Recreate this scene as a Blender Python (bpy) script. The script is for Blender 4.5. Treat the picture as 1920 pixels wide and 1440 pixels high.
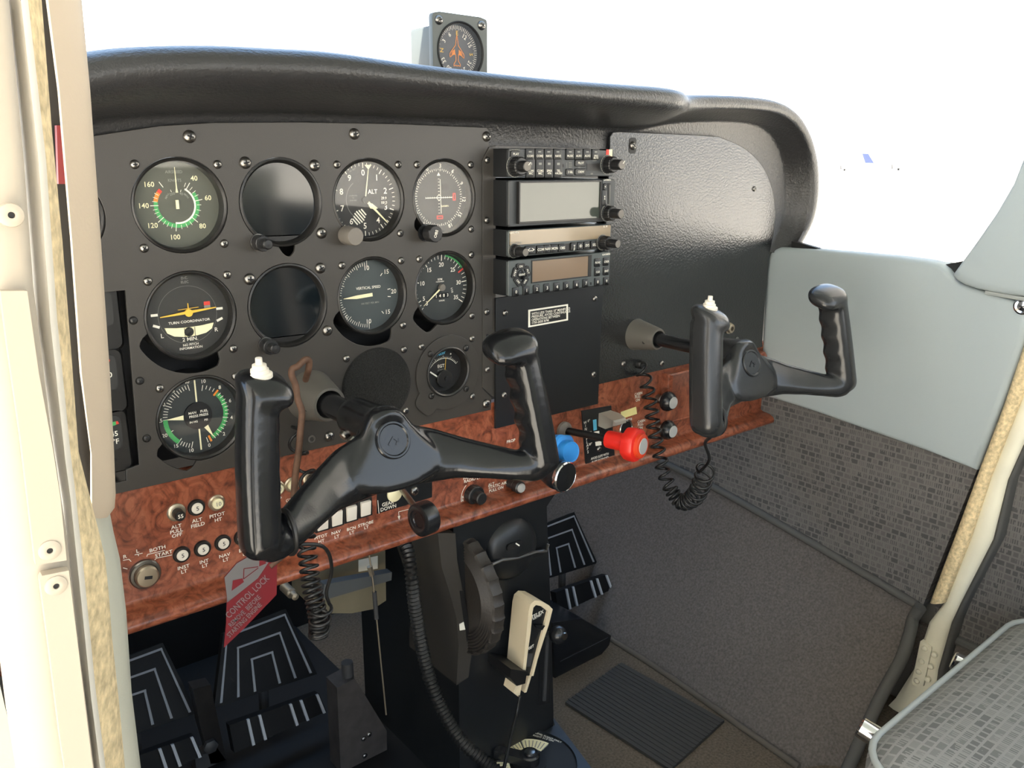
import bpy, bmesh, math, random
from mathutils import Vector, Matrix
C = bpy.context.scene.collection
for o in list(bpy.data.objects): bpy.data.objects.remove(o)
R = math.radians
# ------------------------------------------------------------------ camera
FPX = 1540.1
CAM = Vector((-0.2329, -0.7286, 0.7894))
ROT = Matrix(((0.7748, -0.6322, 0.0060), (0.1622, 0.2079, 0.9646), (0.6111, 0.7464, -0.2636)))   # rows: right, up, forward
cam_d = bpy.data.cameras.new('camera')
cam_d.sensor_fit = 'HORIZONTAL'; cam_d.sensor_width = 36.0; cam_d.lens = FPX * 36.0 / 1920.0; cam_d.clip_start = 0.01; cam_d.clip_end = 3000
cam = bpy.data.objects.new('camera', cam_d); C.objects.link(cam)
rr, uu, ff = ROT[0].normalized(), ROT[1].normalized(), ROT[2].normalized()
uu = ff.cross(rr) * -1
m = Matrix((rr, uu, -ff)).transposed().to_4x4(); m.translation = CAM
cam.matrix_world = m
bpy.context.scene.camera = cam
# ------------------------------------------------------------------ light and exposure
sc = bpy.context.scene
sc.view_settings.view_transform = 'Standard'; sc.view_settings.look = 'None'
sc.view_settings.gamma = 1.0; sc.view_settings.exposure = -0.12
sc.view_settings.use_curve_mapping = False
world = bpy.data.worlds.new('sky'); sc.world = world; world.use_nodes = True
wn = world.node_tree; wn.nodes.clear()
w_out = wn.nodes.new('ShaderNodeOutputWorld'); w_bg = wn.nodes.new('ShaderNodeBackground')
w_tc = wn.nodes.new('ShaderNodeTexCoord'); w_sep = wn.nodes.new('ShaderNodeSeparateXYZ'); w_ramp = wn.nodes.new('ShaderNodeValToRGB')
wn.links.new(w_tc.outputs['Generated'], w_sep.inputs[0]); wn.links.new(w_sep.outputs['Z'], w_ramp.inputs[0])
w_ramp.color_ramp.elements[0].position = 0.0; w_ramp.color_ramp.elements[0].color = (1.0, 0.97, 0.93, 1)
w_ramp.color_ramp.elements[1].position = 0.55; w_ramp.color_ramp.elements[1].color = (0.38, 0.62, 1.0, 1)
_e = w_ramp.color_ramp.elements.new(0.16); _e.color = (0.86, 0.94, 1.0, 1)
wn.links.new(w_ramp.outputs[0], w_bg.inputs[0]); w_bg.inputs[1].default_value = 4.0
wn.links.new(w_bg.outputs[0], w_out.inputs[0])
sun_d = bpy.data.lights.new('sun', 'SUN'); sun_d.energy = 42.0; sun_d.angle = R(0.6); sun_d.color = (1.0, 0.9, 0.74)
sun = bpy.data.objects.new('sun', sun_d); C.objects.link(sun)
sun.rotation_euler = (Vector((0.50, 0.30, -1.0))).to_track_quat('-Z', 'Y').to_euler()
sun.location = (-6, -3, 5)

# ------------------------------------------------------------------ pixel of the photo -> point on a plane of the cabin
def ray(x, y):
    return ROT.transposed() @ Vector(((x - 960) / FPX, -(y - 720) / FPX, 1.0))
def P(x, y, Y=None, X=None, Z=None):
    d = ray(x, y)
    t = (Y - CAM.y) / d.y if Y is not None else (X - CAM.x) / d.x if X is not None else (Z - CAM.z) / d.z
    return CAM + t * d

# ------------------------------------------------------------------ materials
def lin(h):
    v = [int(h[i:i + 2], 16) / 255 for i in (0, 2, 4)]
    return tuple(c / 12.92 if c <= .04045 else ((c + .055) / 1.055) ** 2.4 for c in v)
MATS = {}
def mat(name, col, rough=.5, metal=0.0, bump=0.0, bscale=400, noise=0.0, nscale=20, coat=0.0, spec=.5, emis=None):
    if name in MATS: return MATS[name]
    m = bpy.data.materials.new(name); m.use_nodes = True; MATS[name] = m
    nt = m.node_tree; b = nt.nodes['Principled BSDF']
    c = lin(col) if isinstance(col, str) else col
    b.inputs['Base Color'].default_value = (*c, 1); b.inputs['Roughness'].default_value = rough; b.inputs['Metallic'].default_value = metal
    b.inputs['Specular IOR Level'].default_value = spec
    if coat: b.inputs['Coat Weight'].default_value = coat; b.inputs['Coat Roughness'].default_value = .08
    if bump or noise: tc = nt.nodes.new('ShaderNodeTexCoord')
    if bump:
        n = nt.nodes.new('ShaderNodeTexNoise'); n.inputs['Scale'].default_value = bscale; n.inputs['Detail'].default_value = 3
        bp = nt.nodes.new('ShaderNodeBump'); bp.inputs['Strength'].default_value = bump; bp.inputs['Distance'].default_value = .001
        nt.links.new(tc.outputs['Object'], n.inputs['Vector']); nt.links.new(n.outputs['Fac'], bp.inputs['Height']); nt.links.new(bp.outputs['Normal'], b.inputs['Normal'])
    if noise:
        n = nt.nodes.new('ShaderNodeTexNoise'); n.inputs['Scale'].default_value = nscale; n.inputs['Detail'].default_value = 5
        r = nt.nodes.new('ShaderNodeValToRGB'); r.color_ramp.elements[0].position = .3; r.color_ramp.elements[1].position = .7
        r.color_ramp.elements[0].color = (*[x * (1 - noise) for x in c], 1); r.color_ramp.elements[1].color = (*[min(1, x * (1 + noise)) for x in c], 1)
        nt.links.new(tc.outputs['Object'], n.inputs['Vector']); nt.links.new(n.outputs['Fac'], r.inputs[0]); nt.links.new(r.outputs[0], b.inputs['Base Color'])
    return m
def wood_mat():
    m = mat('burl wood', '8a4a30', .32, coat=.25); nt = m.node_tree; b = nt.nodes['Principled BSDF']
    tc = nt.nodes.new('ShaderNodeTexCoord')
    def N(scale, detail, dist, src=None):
        n = nt.nodes.new('ShaderNodeTexNoise'); n.inputs['Scale'].default_value = scale; n.inputs['Detail'].default_value = detail; n.inputs['Distortion'].default_value = dist
        nt.links.new(src or tc.outputs['Object'], n.inputs['Vector']); return n
    a = N(42, 6, 2.6)
    r = nt.nodes.new('ShaderNodeValToRGB'); e = r.color_ramp.elements
    e[0].position = .30; e[0].color = (*lin('5b2c1c'), 1); e[1].position = .72; e[1].color = (*lin('a9674a'), 1)
    k = e.new(.45); k.color = (*lin('8b4b33'), 1); k = e.new(.57); k.color = (*lin('9f5b41'), 1)
    nt.links.new(a.outputs['Fac'], r.inputs[0])
    w = nt.nodes.new('ShaderNodeTexWave'); w.inputs['Scale'].default_value = 30; w.inputs['Distortion'].default_value = 22; w.inputs['Detail'].default_value = 4; w.inputs['Detail Scale'].default_value = 1.6
    nt.links.new(tc.outputs['Object'], w.inputs['Vector'])
    r2 = nt.nodes.new('ShaderNodeValToRGB'); e = r2.color_ramp.elements; e[0].position = .02; e[0].color = (.45, .40, .38, 1); e[1].position = .28; e[1].color = (1, 1, 1, 1)
    nt.links.new(w.outputs['Fac'], r2.inputs[0])
    big = N(9, 3, .5); r3 = nt.nodes.new('ShaderNodeValToRGB'); e = r3.color_ramp.elements; e[0].position = .3; e[0].color = (.66, .63, .61, 1); e[1].position = .7; e[1].color = (.96, .95, .92, 1)
    nt.links.new(big.outputs['Fac'], r3.inputs[0])
    mx = nt.nodes.new('ShaderNodeMix'); mx.data_type = 'RGBA'; mx.blend_type = 'MULTIPLY'; mx.inputs[0].default_value = .38
    nt.links.new(r.outputs[0], mx.inputs[6]); nt.links.new(r2.outputs[0], mx.inputs[7])
    mx2 = nt.nodes.new('ShaderNodeMix'); mx2.data_type = 'RGBA'; mx2.blend_type = 'MULTIPLY'; mx2.inputs[0].default_value = 1
    nt.links.new(mx.outputs[2], mx2.inputs[6]); nt.links.new(r3.outputs[0], mx2.inputs[7]); nt.links.new(mx2.outputs[2], b.inputs['Base Color'])
    return m
def fabric_mat(name, dark, light, scale=1.0, axes=('Y', 'Z')):
    """woven cloth: irregular blocks of short vertical bars on a plain ground"""
    m = mat(name, light, .95, spec=.15); nt = m.node_tree; b = nt.nodes['Principled BSDF']
    tc = nt.nodes.new('ShaderNodeTexCoord'); sp = nt.nodes.new('ShaderNodeSeparateXYZ'); cb = nt.nodes.new('ShaderNodeCombineXYZ')
    nt.links.new(tc.outputs['Object'], sp.inputs[0]); nt.links.new(sp.outputs[axes[0]], cb.inputs[0]); nt.links.new(sp.outputs[axes[1]], cb.inputs[1])
    br = nt.nodes.new('ShaderNodeTexBrick'); br.offset = .37; br.squash = .7; br.squash_frequency = 3
    for k, v in (('Scale', 46 * scale), ('Mortar Size', .055), ('Brick Width', .56), ('Row Height', .40), ('Bias', -.25), ('Mortar Smooth', .05)): br.inputs[k].default_value = v
    br.inputs['Color1'].default_value = (1, 1, 1, 1); br.inputs['Color2'].default_value = (.1, .1, .1, 1); br.inputs['Mortar'].default_value = (0, 0, 0, 1)
    nt.links.new(cb.outputs[0], br.inputs['Vector'])
    wv = nt.nodes.new('ShaderNodeTexWave'); wv.inputs['Scale'].default_value = 110 * scale; wv.bands_direction = 'X'
    nt.links.new(cb.outputs[0], wv.inputs['Vector'])
    n = nt.nodes.new('ShaderNodeTexNoise'); n.inputs['Scale'].default_value = 38 * scale; nt.links.new(cb.outputs[0], n.inputs['Vector'])
    rn = nt.nodes.new('ShaderNodeValToRGB'); rn.color_ramp.interpolation = 'CONSTANT'; rn.color_ramp.elements[1].position = .5; nt.links.new(n.outputs['Fac'], rn.inputs[0])
    rw = nt.nodes.new('ShaderNodeValToRGB'); rw.color_ramp.elements[0].position = .3; rw.color_ramp.elements[1].position = .45; nt.links.new(wv.outputs['Fac'], rw.inputs[0])
    mx = nt.nodes.new('ShaderNodeMix'); mx.data_type = 'RGBA'; mx.blend_type = 'LIGHTEN'; mx.inputs[0].default_value = 1
    nt.links.new(rn.outputs[0], mx.inputs[6]); nt.links.new(rw.outputs[0], mx.inputs[7])
    mu = nt.nodes.new('ShaderNodeMix'); mu.data_type = 'RGBA'; mu.blend_type = 'MULTIPLY'; mu.inputs[0].default_value = 1
    nt.links.new(br.outputs['Color'], mu.inputs[6]); nt.links.new(mx.outputs[2], mu.inputs[7])
    fi = nt.nodes.new('ShaderNodeMix'); fi.data_type = 'RGBA'; fi.inputs[6].default_value = (*lin(light), 1); fi.inputs[7].default_value = (*lin(dark), 1)
    nt.links.new(mu.outputs[2], fi.inputs[0]); nt.links.new(fi.outputs[2], b.inputs['Base Color'])
    nz = nt.nodes.new('ShaderNodeTexNoise'); nz.inputs['Scale'].default_value = 900; nt.links.new(tc.outputs['Object'], nz.inputs['Vector'])
    bp = nt.nodes.new('ShaderNodeBump'); bp.inputs['Strength'].default_value = .35; bp.inputs['Distance'].default_value = .001
    nt.links.new(nz.outputs['Fac'], bp.inputs['Height']); nt.links.new(bp.outputs['Normal'], b.inputs['Normal'])
    return m
def glass_mat(name, tint=(1, 1, 1), gl=.03):
    if name in MATS: return MATS[name]
    m = bpy.data.materials.new(name); m.use_nodes = True; MATS[name] = m; nt = m.node_tree; nt.nodes.clear()
    o = nt.nodes.new('ShaderNodeOutputMaterial'); t = nt.nodes.new('ShaderNodeBsdfTransparent'); g = nt.nodes.new('ShaderNodeBsdfGlossy'); x = nt.nodes.new('ShaderNodeMixShader')
    fw = nt.nodes.new('ShaderNodeLayerWeight'); pw = nt.nodes.new('ShaderNodeMath'); pw.operation = 'POWER'; pw.inputs[1].default_value = 5.0
    lw = nt.nodes.new('ShaderNodeMath'); lw.operation = 'MULTIPLY_ADD'; lw.inputs[1].default_value = .9; lw.inputs[2].default_value = .022
    nt.links.new(fw.outputs['Facing'], pw.inputs[0]); nt.links.new(pw.outputs[0], lw.inputs[0])
    t.inputs[0].default_value = (*tint, 1); g.inputs['Roughness'].default_value = gl
    nt.links.new(lw.outputs[0], x.inputs[0]); nt.links.new(t.outputs[0], x.inputs[1]); nt.links.new(g.outputs[0], x.inputs[2]); nt.links.new(x.outputs[0], o.inputs[0])
    return m
M = dict(
    panel=mat('satin grey black panel paint', '373430', .40, bump=.12, bscale=1500),
    black=mat('black satin paint', '16181a', .38, bump=.10, bscale=900),
    pebble=mat('black pebbled paint', '1d1e1f', .17, bump=.42, bscale=400, spec=.85),
    shield=mat('black grained vinyl', '2a2a2b', .34, bump=.75, bscale=330),
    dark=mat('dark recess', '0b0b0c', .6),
    bezel=mat('black bezel', '1c1b1a', .35),
    dial=mat('dial face dark grey', '242423', .6),
    dialhaze=mat('grey green dial with painted haze', '3c4445', .55), dialhazemid=mat('mid grey dial with painted haze', '2b3030', .55), dialhazewarm=mat('warm grey dial with painted haze', '4a4c43', .55),  # greyer dial tones hold the haze of reflections in the glass
    white=mat('white print', 'e6e2d4', .6), cream=mat('cream print', 'e6dfb8', .6), green=mat('green print', '3f9a55', .6), orange=mat('orange print', 'd9822b', .6),
    red=mat('red print', 'c8382c', .6), yellow=mat('yellow print', 'e0b43c', .6), cyan=mat('cyan print', '5ab4d8', .6), grey=mat('grey print', '84847e', .6),
    chrome=mat('chrome', 'd8d8d8', .12, 1.0), steel=mat('steel screw', '8a8782', .28, 1.0), brass=mat('dull silver brass', 'b9ad98', .38, .9), brushed=mat('brushed silver', 'c9c9c6', .45, .45),
    rubber=mat('black rubber', '141414', .45), padrubber=mat('black pedal rubber', '09090a', .6, spec=.25), plastic=mat('black plastic', '191a1c', .26, bump=.06, bscale=800), knobgrey=mat('grey knob cap', '6b665f', .5), knobdark=mat('black knob', '1e1e1f', .38),
    yoke=mat('black moulded yoke plastic', '141517', .19, bump=.04, bscale=600), yokeworn=mat('worn black moulded yoke plastic', '252627', .26, bump=.1, bscale=700),
    wood=wood_mat(), screen=mat('dark display glass', '11171b', .08, coat=.5), lcd=mat('grey green lcd glass', '3f453f', .12, coat=.4), lcdtan=mat('tan lcd glass', '8a7a63', .18, coat=.3),
    radio=mat('dark grey radio face', '35383a', .45), radiolight=mat('grey radio face', '4c5252', .42), button=mat('black rubber button', '131415', .4),
    vinyl=mat('light grey vinyl', '9da6a7', .55, bump=.12, bscale=700), post=mat('beige vinyl', 'bfae97', .6, bump=.12, bscale=600), postgrey=mat('pale grey vinyl', 'b4b3a4', .55, bump=.1, bscale=600),
    foam=mat('yellowed foam seal', 'd2bd94', .95, bump=1.0, bscale=260, noise=.30, nscale=230), white_paint=mat('white painted metal', 'd9d2c4', .45), frame_paint=mat('cream white door frame paint', 'a69c8c', .45), cream_paint=mat('cream painted metal', 'ddd8c2', .5, noise=.06, nscale=20),
    floorcarpet=mat('brown grey floor carpet', '5c5348', 1.0, bump=1.0, bscale=330, noise=.3, nscale=300, spec=.1), carpet=mat('dark grey carpet', '5a5551', 1.0, bump=1.0, bscale=330, noise=.25, nscale=300, spec=.1), mat_=mat('dark rubber floor mat', '33312e', .8, bump=.2, bscale=300),
    fabric=fabric_mat('patterned charcoal fabric', '4d4b4b', '696663', 1.0), seat=fabric_mat('patterned grey seat fabric', '6a6967', '8b8a86', .92, ('X', 'Y')),
    piping=mat('grey piping', '4d4c49', .8), pipinglight=mat('pale grey piping', '9da19d', .7),
    blue=mat('blue knob plastic', '2f86cf', .38), redk=mat('red knob plastic', 'd6291f', .38), redk2=mat('orange red knob ring', 'd4401f', .4), beige=mat('ivory plastic', 'd8c7a6', .45), paddle=mat('grey beige paddle', 'a39c90', .45),
    rust=mat('rusty steel wire', '5f4637', .7, .3, noise=.35, nscale=90), tagred=mat('red tag paint', '6a1a22', .4), tagsilver=mat('bare aluminium tag', '9a9a9c', .35, .8),
    collar=mat('grey plastic collar', '57544e', .55), tan=mat('dull tan metal box', '6f6753', .5, noise=.15), darkgrey=mat('dark grey steel', '3a3a3b', .5),
    glass=glass_mat('instrument glass'), window=glass_mat('clear acrylic window'),
    concrete=mat('pale concrete apron', 'cfc9bd', .9, noise=.08, nscale=.3), fuzz=mat('black foam filter', '1a1a19', 1.0, bump=1.0, bscale=600, noise=.6, nscale=700), warnyellow=mat('pale yellow label', 'e2d894', .6),
    amber=mat('amber display', '7d6a58', .2, coat=.3), planewhite=mat('white airliner paint', 'e8e8ea', .4), planeblue=mat('blue tail paint', '2a3560', .4), planered=mat('red tail paint', '8c2a3c', .4))

# ------------------------------------------------------------------ mesh builder.  u right, v up, w towards the pilot
class MB:
    def __init__(s): s.v = []; s.f = []; s.fm = []; s.mats = []
    def mi(s, m):
        if m not in s.mats: s.mats.append(m)
        return s.mats.index(m)
    def add(s, vs, fs, m, T=None):
        b = len(s.v); k = s.mi(m)
        s.v += [tuple(T @ Vector(p)) if T else tuple(p) for p in vs]
        for f in fs: s.f.append([b + i for i in f]); s.fm.append(k)
    def box(s, c, d, m, bev=0.0, T=None):
        if bev <= 0:
            x, y, z = [k / 2 for k in d]
            vs = [(c[0] + i * x, c[1] + j * y, c[2] + k * z) for i in (-1, 1) for j in (-1, 1) for k in (-1, 1)]
            s.add(vs, [(0, 1, 3, 2), (4, 6, 7, 5), (0, 4, 5, 1), (2, 3, 7, 6), (0, 2, 6, 4), (1, 5, 7, 3)], m, T); return
        bm = bmesh.new(); bmesh.ops.create_cube(bm, size=1)
        for v in bm.verts: v.co = Vector((v.co.x * d[0] + c[0], v.co.y * d[1] + c[1], v.co.z * d[2] + c[2]))
        bmesh.ops.bevel(bm, geom=bm.edges[:], offset=min(bev, min(d) * .45), segments=2, affect='EDGES', profile=.6)
        bm.verts.index_update()
        s.add([v.co[:] for v in bm.verts], [[v.index for v in f.verts] for f in bm.faces], m, T); bm.free()
    def lathe(s, prof, m, c=(0, 0), seg=40, axis=None, T=None, closed=False, mod=None):
        """prof: (radius, w) pairs about the w axis at (u,v)=c, or about axis=(origin, direction)"""
        if axis:
            o, d = Vector(axis[0]), Vector(axis[1]).normalized(); e = d.orthogonal().normalized(); g = d.cross(e)
        else: o, d, e, g = Vector((c[0], c[1], 0)), Vector((0, 0, 1)), Vector((1, 0, 0)), Vector((0, 1, 0))
        n = len(prof); vs = []
        for r, w in prof:
            for i in range(seg):
                a = 2 * math.pi * i / seg; q = r * (mod(a, r, w) if mod else 1)
                vs.append(o + d * w + e * (q * math.cos(a)) + g * (q * math.sin(a)))
        fs = []
        for j in range(n if closed else n - 1):
            k = (j + 1) % n
            for i in range(seg):
                h = (i + 1) % seg; fs.append((j * seg + i, j * seg + h, k * seg + h, k * seg + i))
        if not closed and max(p[1] for p in prof) - min(p[1] for p in prof) > 1e-7:
            if prof[0][0] > 1e-6: fs.append(list(range(seg))[::-1])
            if prof[-1][0] > 1e-6: fs.append([(n - 1) * seg + i for i in range(seg)])
        s.add(vs, fs, m, T)
    def cyl(s, a, b, r, m, r2=None, seg=24, T=None):
        a, b = Vector(a), Vector(b); L = (b - a).length
        s.lathe([(r, 0), (r2 if r2 is not None else r, L)], m, seg=seg, axis=(a, b - a), T=T)
    def tube(s, pts, r, m, seg=10, closed=False, T=None, flat=1.0, up=None):
        pts = [Vector(p) for p in pts]; n = len(pts); rs = r if isinstance(r, (list, tuple)) else [r] * n
        t = [((pts[(i + 1) % n] if closed or i < n - 1 else pts[i]) - (pts[i - 1] if closed or i > 0 else pts[i])).normalized() for i in range(n)]
        e = (t[0].cross(Vector(up)).normalized() if up else t[0].orthogonal().normalized()); vs = []
        for i in range(n):
            e = (e - t[i] * e.dot(t[i])).normalized(); g = t[i].cross(e)
            for k in range(seg):
                a = 2 * math.pi * k / seg; vs.append(pts[i] + e * (rs[i] * math.cos(a)) + g * (rs[i] * flat * math.sin(a)))
        fs = []
        for i in range(n if closed else n - 1):
            j = (i + 1) % n
            for k in range(seg): h = (k + 1) % seg; fs.append((i * seg + k, i * seg + h, j * seg + h, j * seg + k))
        if not closed: fs += [list(range(seg))[::-1], [(n - 1) * seg + k for k in range(seg)]]
        s.add(vs, fs, m, T)
    def prism(s, poly, w0, w1, m, T=None):
        n = len(poly); vs = [(p[0], p[1], w0) for p in poly] + [(p[0], p[1], w1) for p in poly]
        s.add(vs, [list(range(n))[::-1], [n + i for i in range(n)]] + [(i, (i + 1) % n, n + (i + 1) % n, n + i) for i in range(n)], m, T)
    def flat(s, poly, w, m, T=None):
        s.add([(p[0], p[1], w) for p in poly], [list(range(len(poly)))], m, T)
    def loft(s, rings, m, caps=True, closed=True, T=None):
        n = len(rings[0]); vs = [p for r in rings for p in r]; fs = []
        for i in range(len(rings) - 1):
            for k in range(n if closed else n - 1): h = (k + 1) % n; fs.append((i * n + k, i * n + h, (i + 1) * n + h, (i + 1) * n + k))
        if caps and closed: fs += [list(range(n))[::-1], [(len(rings) - 1) * n + k for k in range(n)]]
        s.add(vs, fs, m, T)
    def arc(s, r0, r1, a0, a1, w, m, c=(0, 0), T=None):
        """flat ring sector, clock angles in degrees"""
        n = max(2, int(abs(a1 - a0) / 4)); vs = []
        for i in range(n + 1):
            a = R(a0 + (a1 - a0) * i / n)
            for r in (r0, r1): vs.append((c[0] + r * math.sin(a), c[1] + r * math.cos(a), w))
        s.add(vs, [(2 * i, 2 * i + 2, 2 * i + 3, 2 * i + 1) for i in range(n)], m, T)
    def tick(s, a, r0, r1, t, w, m, c=(0, 0), t2=None):
        a = R(a); d = (math.sin(a), math.cos(a)); e = (d[1], -d[0]); t2 = t if t2 is None else t2
        s.flat([(c[0] + d[0] * r0 + e[0] * t / 2, c[1] + d[1] * r0 + e[1] * t / 2), (c[0] + d[0] * r1 + e[0] * t2 / 2, c[1] + d[1] * r1 + e[1] * t2 / 2),
                (c[0] + d[0] * r1 - e[0] * t2 / 2, c[1] + d[1] * r1 - e[1] * t2 / 2), (c[0] + d[0] * r0 - e[0] * t / 2, c[1] + d[1] * r0 - e[1] * t / 2)], w, m)
    def line(s, a, b, t, w, m):
        d = Vector((b[0] - a[0], b[1] - a[1])); d.normalize(); e = (-d.y * t / 2, d.x * t / 2)
        s.flat([(a[0] + e[0], a[1] + e[1]), (a[0] - e[0], a[1] - e[1]), (b[0] - e[0], b[1] - e[1]), (b[0] + e[0], b[1] + e[1])], w, m)
    def text(s, t, u, v, size, w, m, rot=0.0, al='CENTER', T=None, wide=1.0):
        vs, fs = text_mesh(t, al); c, q = math.cos(R(rot)), math.sin(R(rot)); size *= 1.42
        s.add([(u + size * (x * wide * c - y * q), v + size * (x * wide * q + y * c), w) for x, y in vs], fs, m, T)
    def build(s, name, parent=None, smooth=35, frame='panel', label=None):
        me = bpy.data.meshes.new(name)
        vs = [(x, -z, y) for x, y, z in s.v] if frame == 'panel' else s.v
        me.from_pydata(vs, [], s.f)
        for m in s.mats: me.materials.append(m)
        me.polygons.foreach_set('material_index', s.fm)
        bm = bmesh.new(); bm.from_mesh(me); bmesh.ops.recalc_face_normals(bm, faces=bm.faces[:]) if smooth else None
        bm.to_mesh(me); bm.free()
        if smooth:
            me.polygons.foreach_set('use_smooth', [True] * len(me.polygons)); me.set_sharp_from_angle(angle=R(smooth))
        me.update()
        o = bpy.data.objects.new(name, me); C.objects.link(o)
        if parent: o.parent = parent
        if label: o['label'] = label
        return o
_tm = {}
def text_mesh(t, al):
    if (t, al) in _tm: return _tm[(t, al)]
    cu = bpy.data.curves.new('t', 'FONT'); cu.body = t; cu.size = 1.0; cu.align_x = al; cu.align_y = 'CENTER'; cu.resolution_u = 2; cu.fill_mode = 'FRONT'; cu.offset = .012
    o = bpy.data.objects.new('t', cu); me = bpy.data.meshes.new_from_object(o)
    r = ([(v.co.x, v.co.y) for v in me.vertices], [list(p.vertices) for p in me.polygons])
    bpy.data.objects.remove(o); bpy.data.meshes.remove(me); bpy.data.curves.remove(cu); _tm[(t, al)] = r
    return r
def plate(mb, outline, holes, w0, w1, m, bev=.0004):
    """flat sheet with openings between w0 and w1"""
    cu = bpy.data.curves.new('p', 'CURVE'); cu.dimensions = '2D'; cu.fill_mode = 'BOTH'; cu.extrude = max(1e-5, (w1 - w0) / 2 - bev); cu.bevel_depth = bev; cu.bevel_resolution = 1
    for poly in [outline] + holes:
        sp = cu.splines.new('POLY'); sp.points.add(len(poly) - 1); sp.use_cyclic_u = True
        for i, p in enumerate(poly): sp.points[i].co = (p[0], p[1], 0, 1)
    o = bpy.data.objects.new('p', cu); me = bpy.data.meshes.new_from_object(o); z = (w0 + w1) / 2
    mb.add([(v.co.x, v.co.y, v.co.z + z) for v in me.vertices], [list(p.vertices) for p in me.polygons], m)
    bpy.data.objects.remove(o); bpy.data.meshes.remove(me); bpy.data.curves.remove(cu)
def rrect(cx, cy, w, h, r, n=4):
    out = []
    for sx, sy, a in ((1, 1, 0), (-1, 1, 90), (-1, -1, 180), (1, -1, 270)):
        for i in range(n + 1):
            b = R(a + 90 * i / n); out.append((cx + sx * (w / 2 - r) + r * math.cos(b), cy + sy * (h / 2 - r) + r * math.sin(b)))
    return out
def circle(cx, cy, r, n=56): return [(cx + r * math.cos(2 * math.pi * i / n), cy + r * math.sin(2 * math.pi * i / n)) for i in range(n)]
def eared(cx, cy, r, ears, n=120):
    """circle with shallow ears: (from, to, depth) in degrees counter-clockwise from the right"""
    out = []
    for i in range(n):
        a = 360 * i / n; q = r
        for a0, a1, d in ears:
            if a0 < a < a1: q = max(q, r + d * min(1, min(a - a0, a1 - a) / 9) ** .5)
        out.append((cx + q * math.cos(R(a)), cy + q * math.sin(R(a))))
    return out
def smooth_path(pts, n=8):
    """Catmull-Rom through the points"""
    p = [Vector(q) for q in pts]; p = [p[0] * 2 - p[1]] + p + [p[-1] * 2 - p[-2]]; out = []
    for i in range(1, len(p) - 2):
        for k in range(n):
            t = k / n; a, b, c, d = p[i - 1:i + 3]
            out.append(.5 * ((2 * b) + (c - a) * t + (2 * a - 5 * b + 4 * c - d) * t * t + (3 * b - a - 3 * c + d) * t ** 3))
    out.append(p[-2]); return out
def helix(path, rad, turns, per=14):
    """coil of given radius (number or list along) about a path"""
    n = int(turns * per); L = [0]
    for a, b in zip(path, path[1:]): L.append(L[-1] + (b - a).length)
    out = []; e = None; j = 0
    for i in range(n + 1):
        s_ = L[-1] * i / n
        while j < len(L) - 2 and L[j + 1] < s_: j += 1
        f = (s_ - L[j]) / max(1e-9, L[j + 1] - L[j]); c = path[j].lerp(path[j + 1], f); t = (path[j + 1] - path[j]).normalized()
        e = t.orthogonal().normalized() if e is None else (e - t * e.dot(t)).normalized(); g = t.cross(e); a = 2 * math.pi * i / per
        q = rad(i / n) if callable(rad) else rad
        out.append(c + (e * math.cos(a) + g * math.sin(a)) * q)
    return out
def tag(o, label=None, cat=None, group=None, kind=None):
    if label: o['label'] = label
    if cat: o['category'] = cat
    if group: o['group'] = group
    if kind: o['kind'] = kind
    return o
def thing(name, label, cat, loc=(0, 0, 0), group=None):
    o = bpy.data.objects.new(name, None); C.objects.link(o); o.location = loc; o.empty_display_size = .01
    return tag(o, label, cat, group)
def struct(name, mb, frame='world', smooth=35):
    o = mb.build(name, frame=frame, smooth=smooth); o['kind'] = 'structure'; return o
def copy_to(o, parent, loc, rot=None):
    c = o.copy(); C.objects.link(c); c.parent = parent; c.location = loc
    if rot is not None: c.rotation_euler = rot
    return c
# a cross-head screw: kept as mesh data and shared by every screw
def screw_mesh(r, m, name):
    b = MB(); b.lathe([(r, 0), (r * .96, r * .25), (r * .7, r * .5), (r * .35, r * .62), (0, r * .65)], m, seg=16)
    for a in (25, 115):
        a = R(a); d = (math.cos(a), math.sin(a)); e = (-d[1], d[0]); h = r * .5; t = r * .13
        b.prism([(d[0] * h + e[0] * t, d[1] * h + e[1] * t), (-d[0] * h + e[0] * t, -d[1] * h + e[1] * t), (-d[0] * h - e[0] * t, -d[1] * h - e[1] * t), (d[0] * h - e[0] * t, d[1] * h - e[1] * t)], r * .45, r * .665, M['dark'])
    o = b.build(name, smooth=40); me = o.data; bpy.data.objects.remove(o); return me
SCREW = screw_mesh(.0038, M['steel'], 'screw'); SCREWBIG = screw_mesh(.0054, M['steel'], 'screw_large'); SCREWDARK = screw_mesh(.0036, M['bezel'], 'screw_dark')
def screw(parent, u, v, w=0.0, me=None, lab=None):
    o = bpy.data.objects.new('screw', me or SCREW); C.objects.link(o); o.parent = parent; o.location = (u, -w, v); o.rotation_euler = (0, random.uniform(0, 3), 0)
    return o
random.seed(4)
class Face:
    """draws on a plane of the dashboard: pixel of the photo -> local (u,v) of a thing that stands on the plane Y"""
    def __init__(s, mb, loc, Y): s.mb = mb; s.loc = loc; s.Y = Y; s.w = loc[1] - Y
    def uv(s, x, y): q = P(x, y, Y=s.Y); return (q.x - s.loc[0], q.z - s.loc[2])
    def text(s, t, x, y, size, m, rot=0, dw=.0003, al='CENTER', wide=1.0): u, v = s.uv(x, y); s.mb.text(t, u, v, size, s.w + dw, m, rot, al, wide=wide)
    def line(s, a, b, t, m, dw=.0003): s.mb.line(s.uv(*a), s.uv(*b), t, s.w + dw, m)
    def poly(s, pts, m, dw=.0003): s.mb.flat([s.uv(*p) for p in pts], s.w + dw, m)
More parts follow.
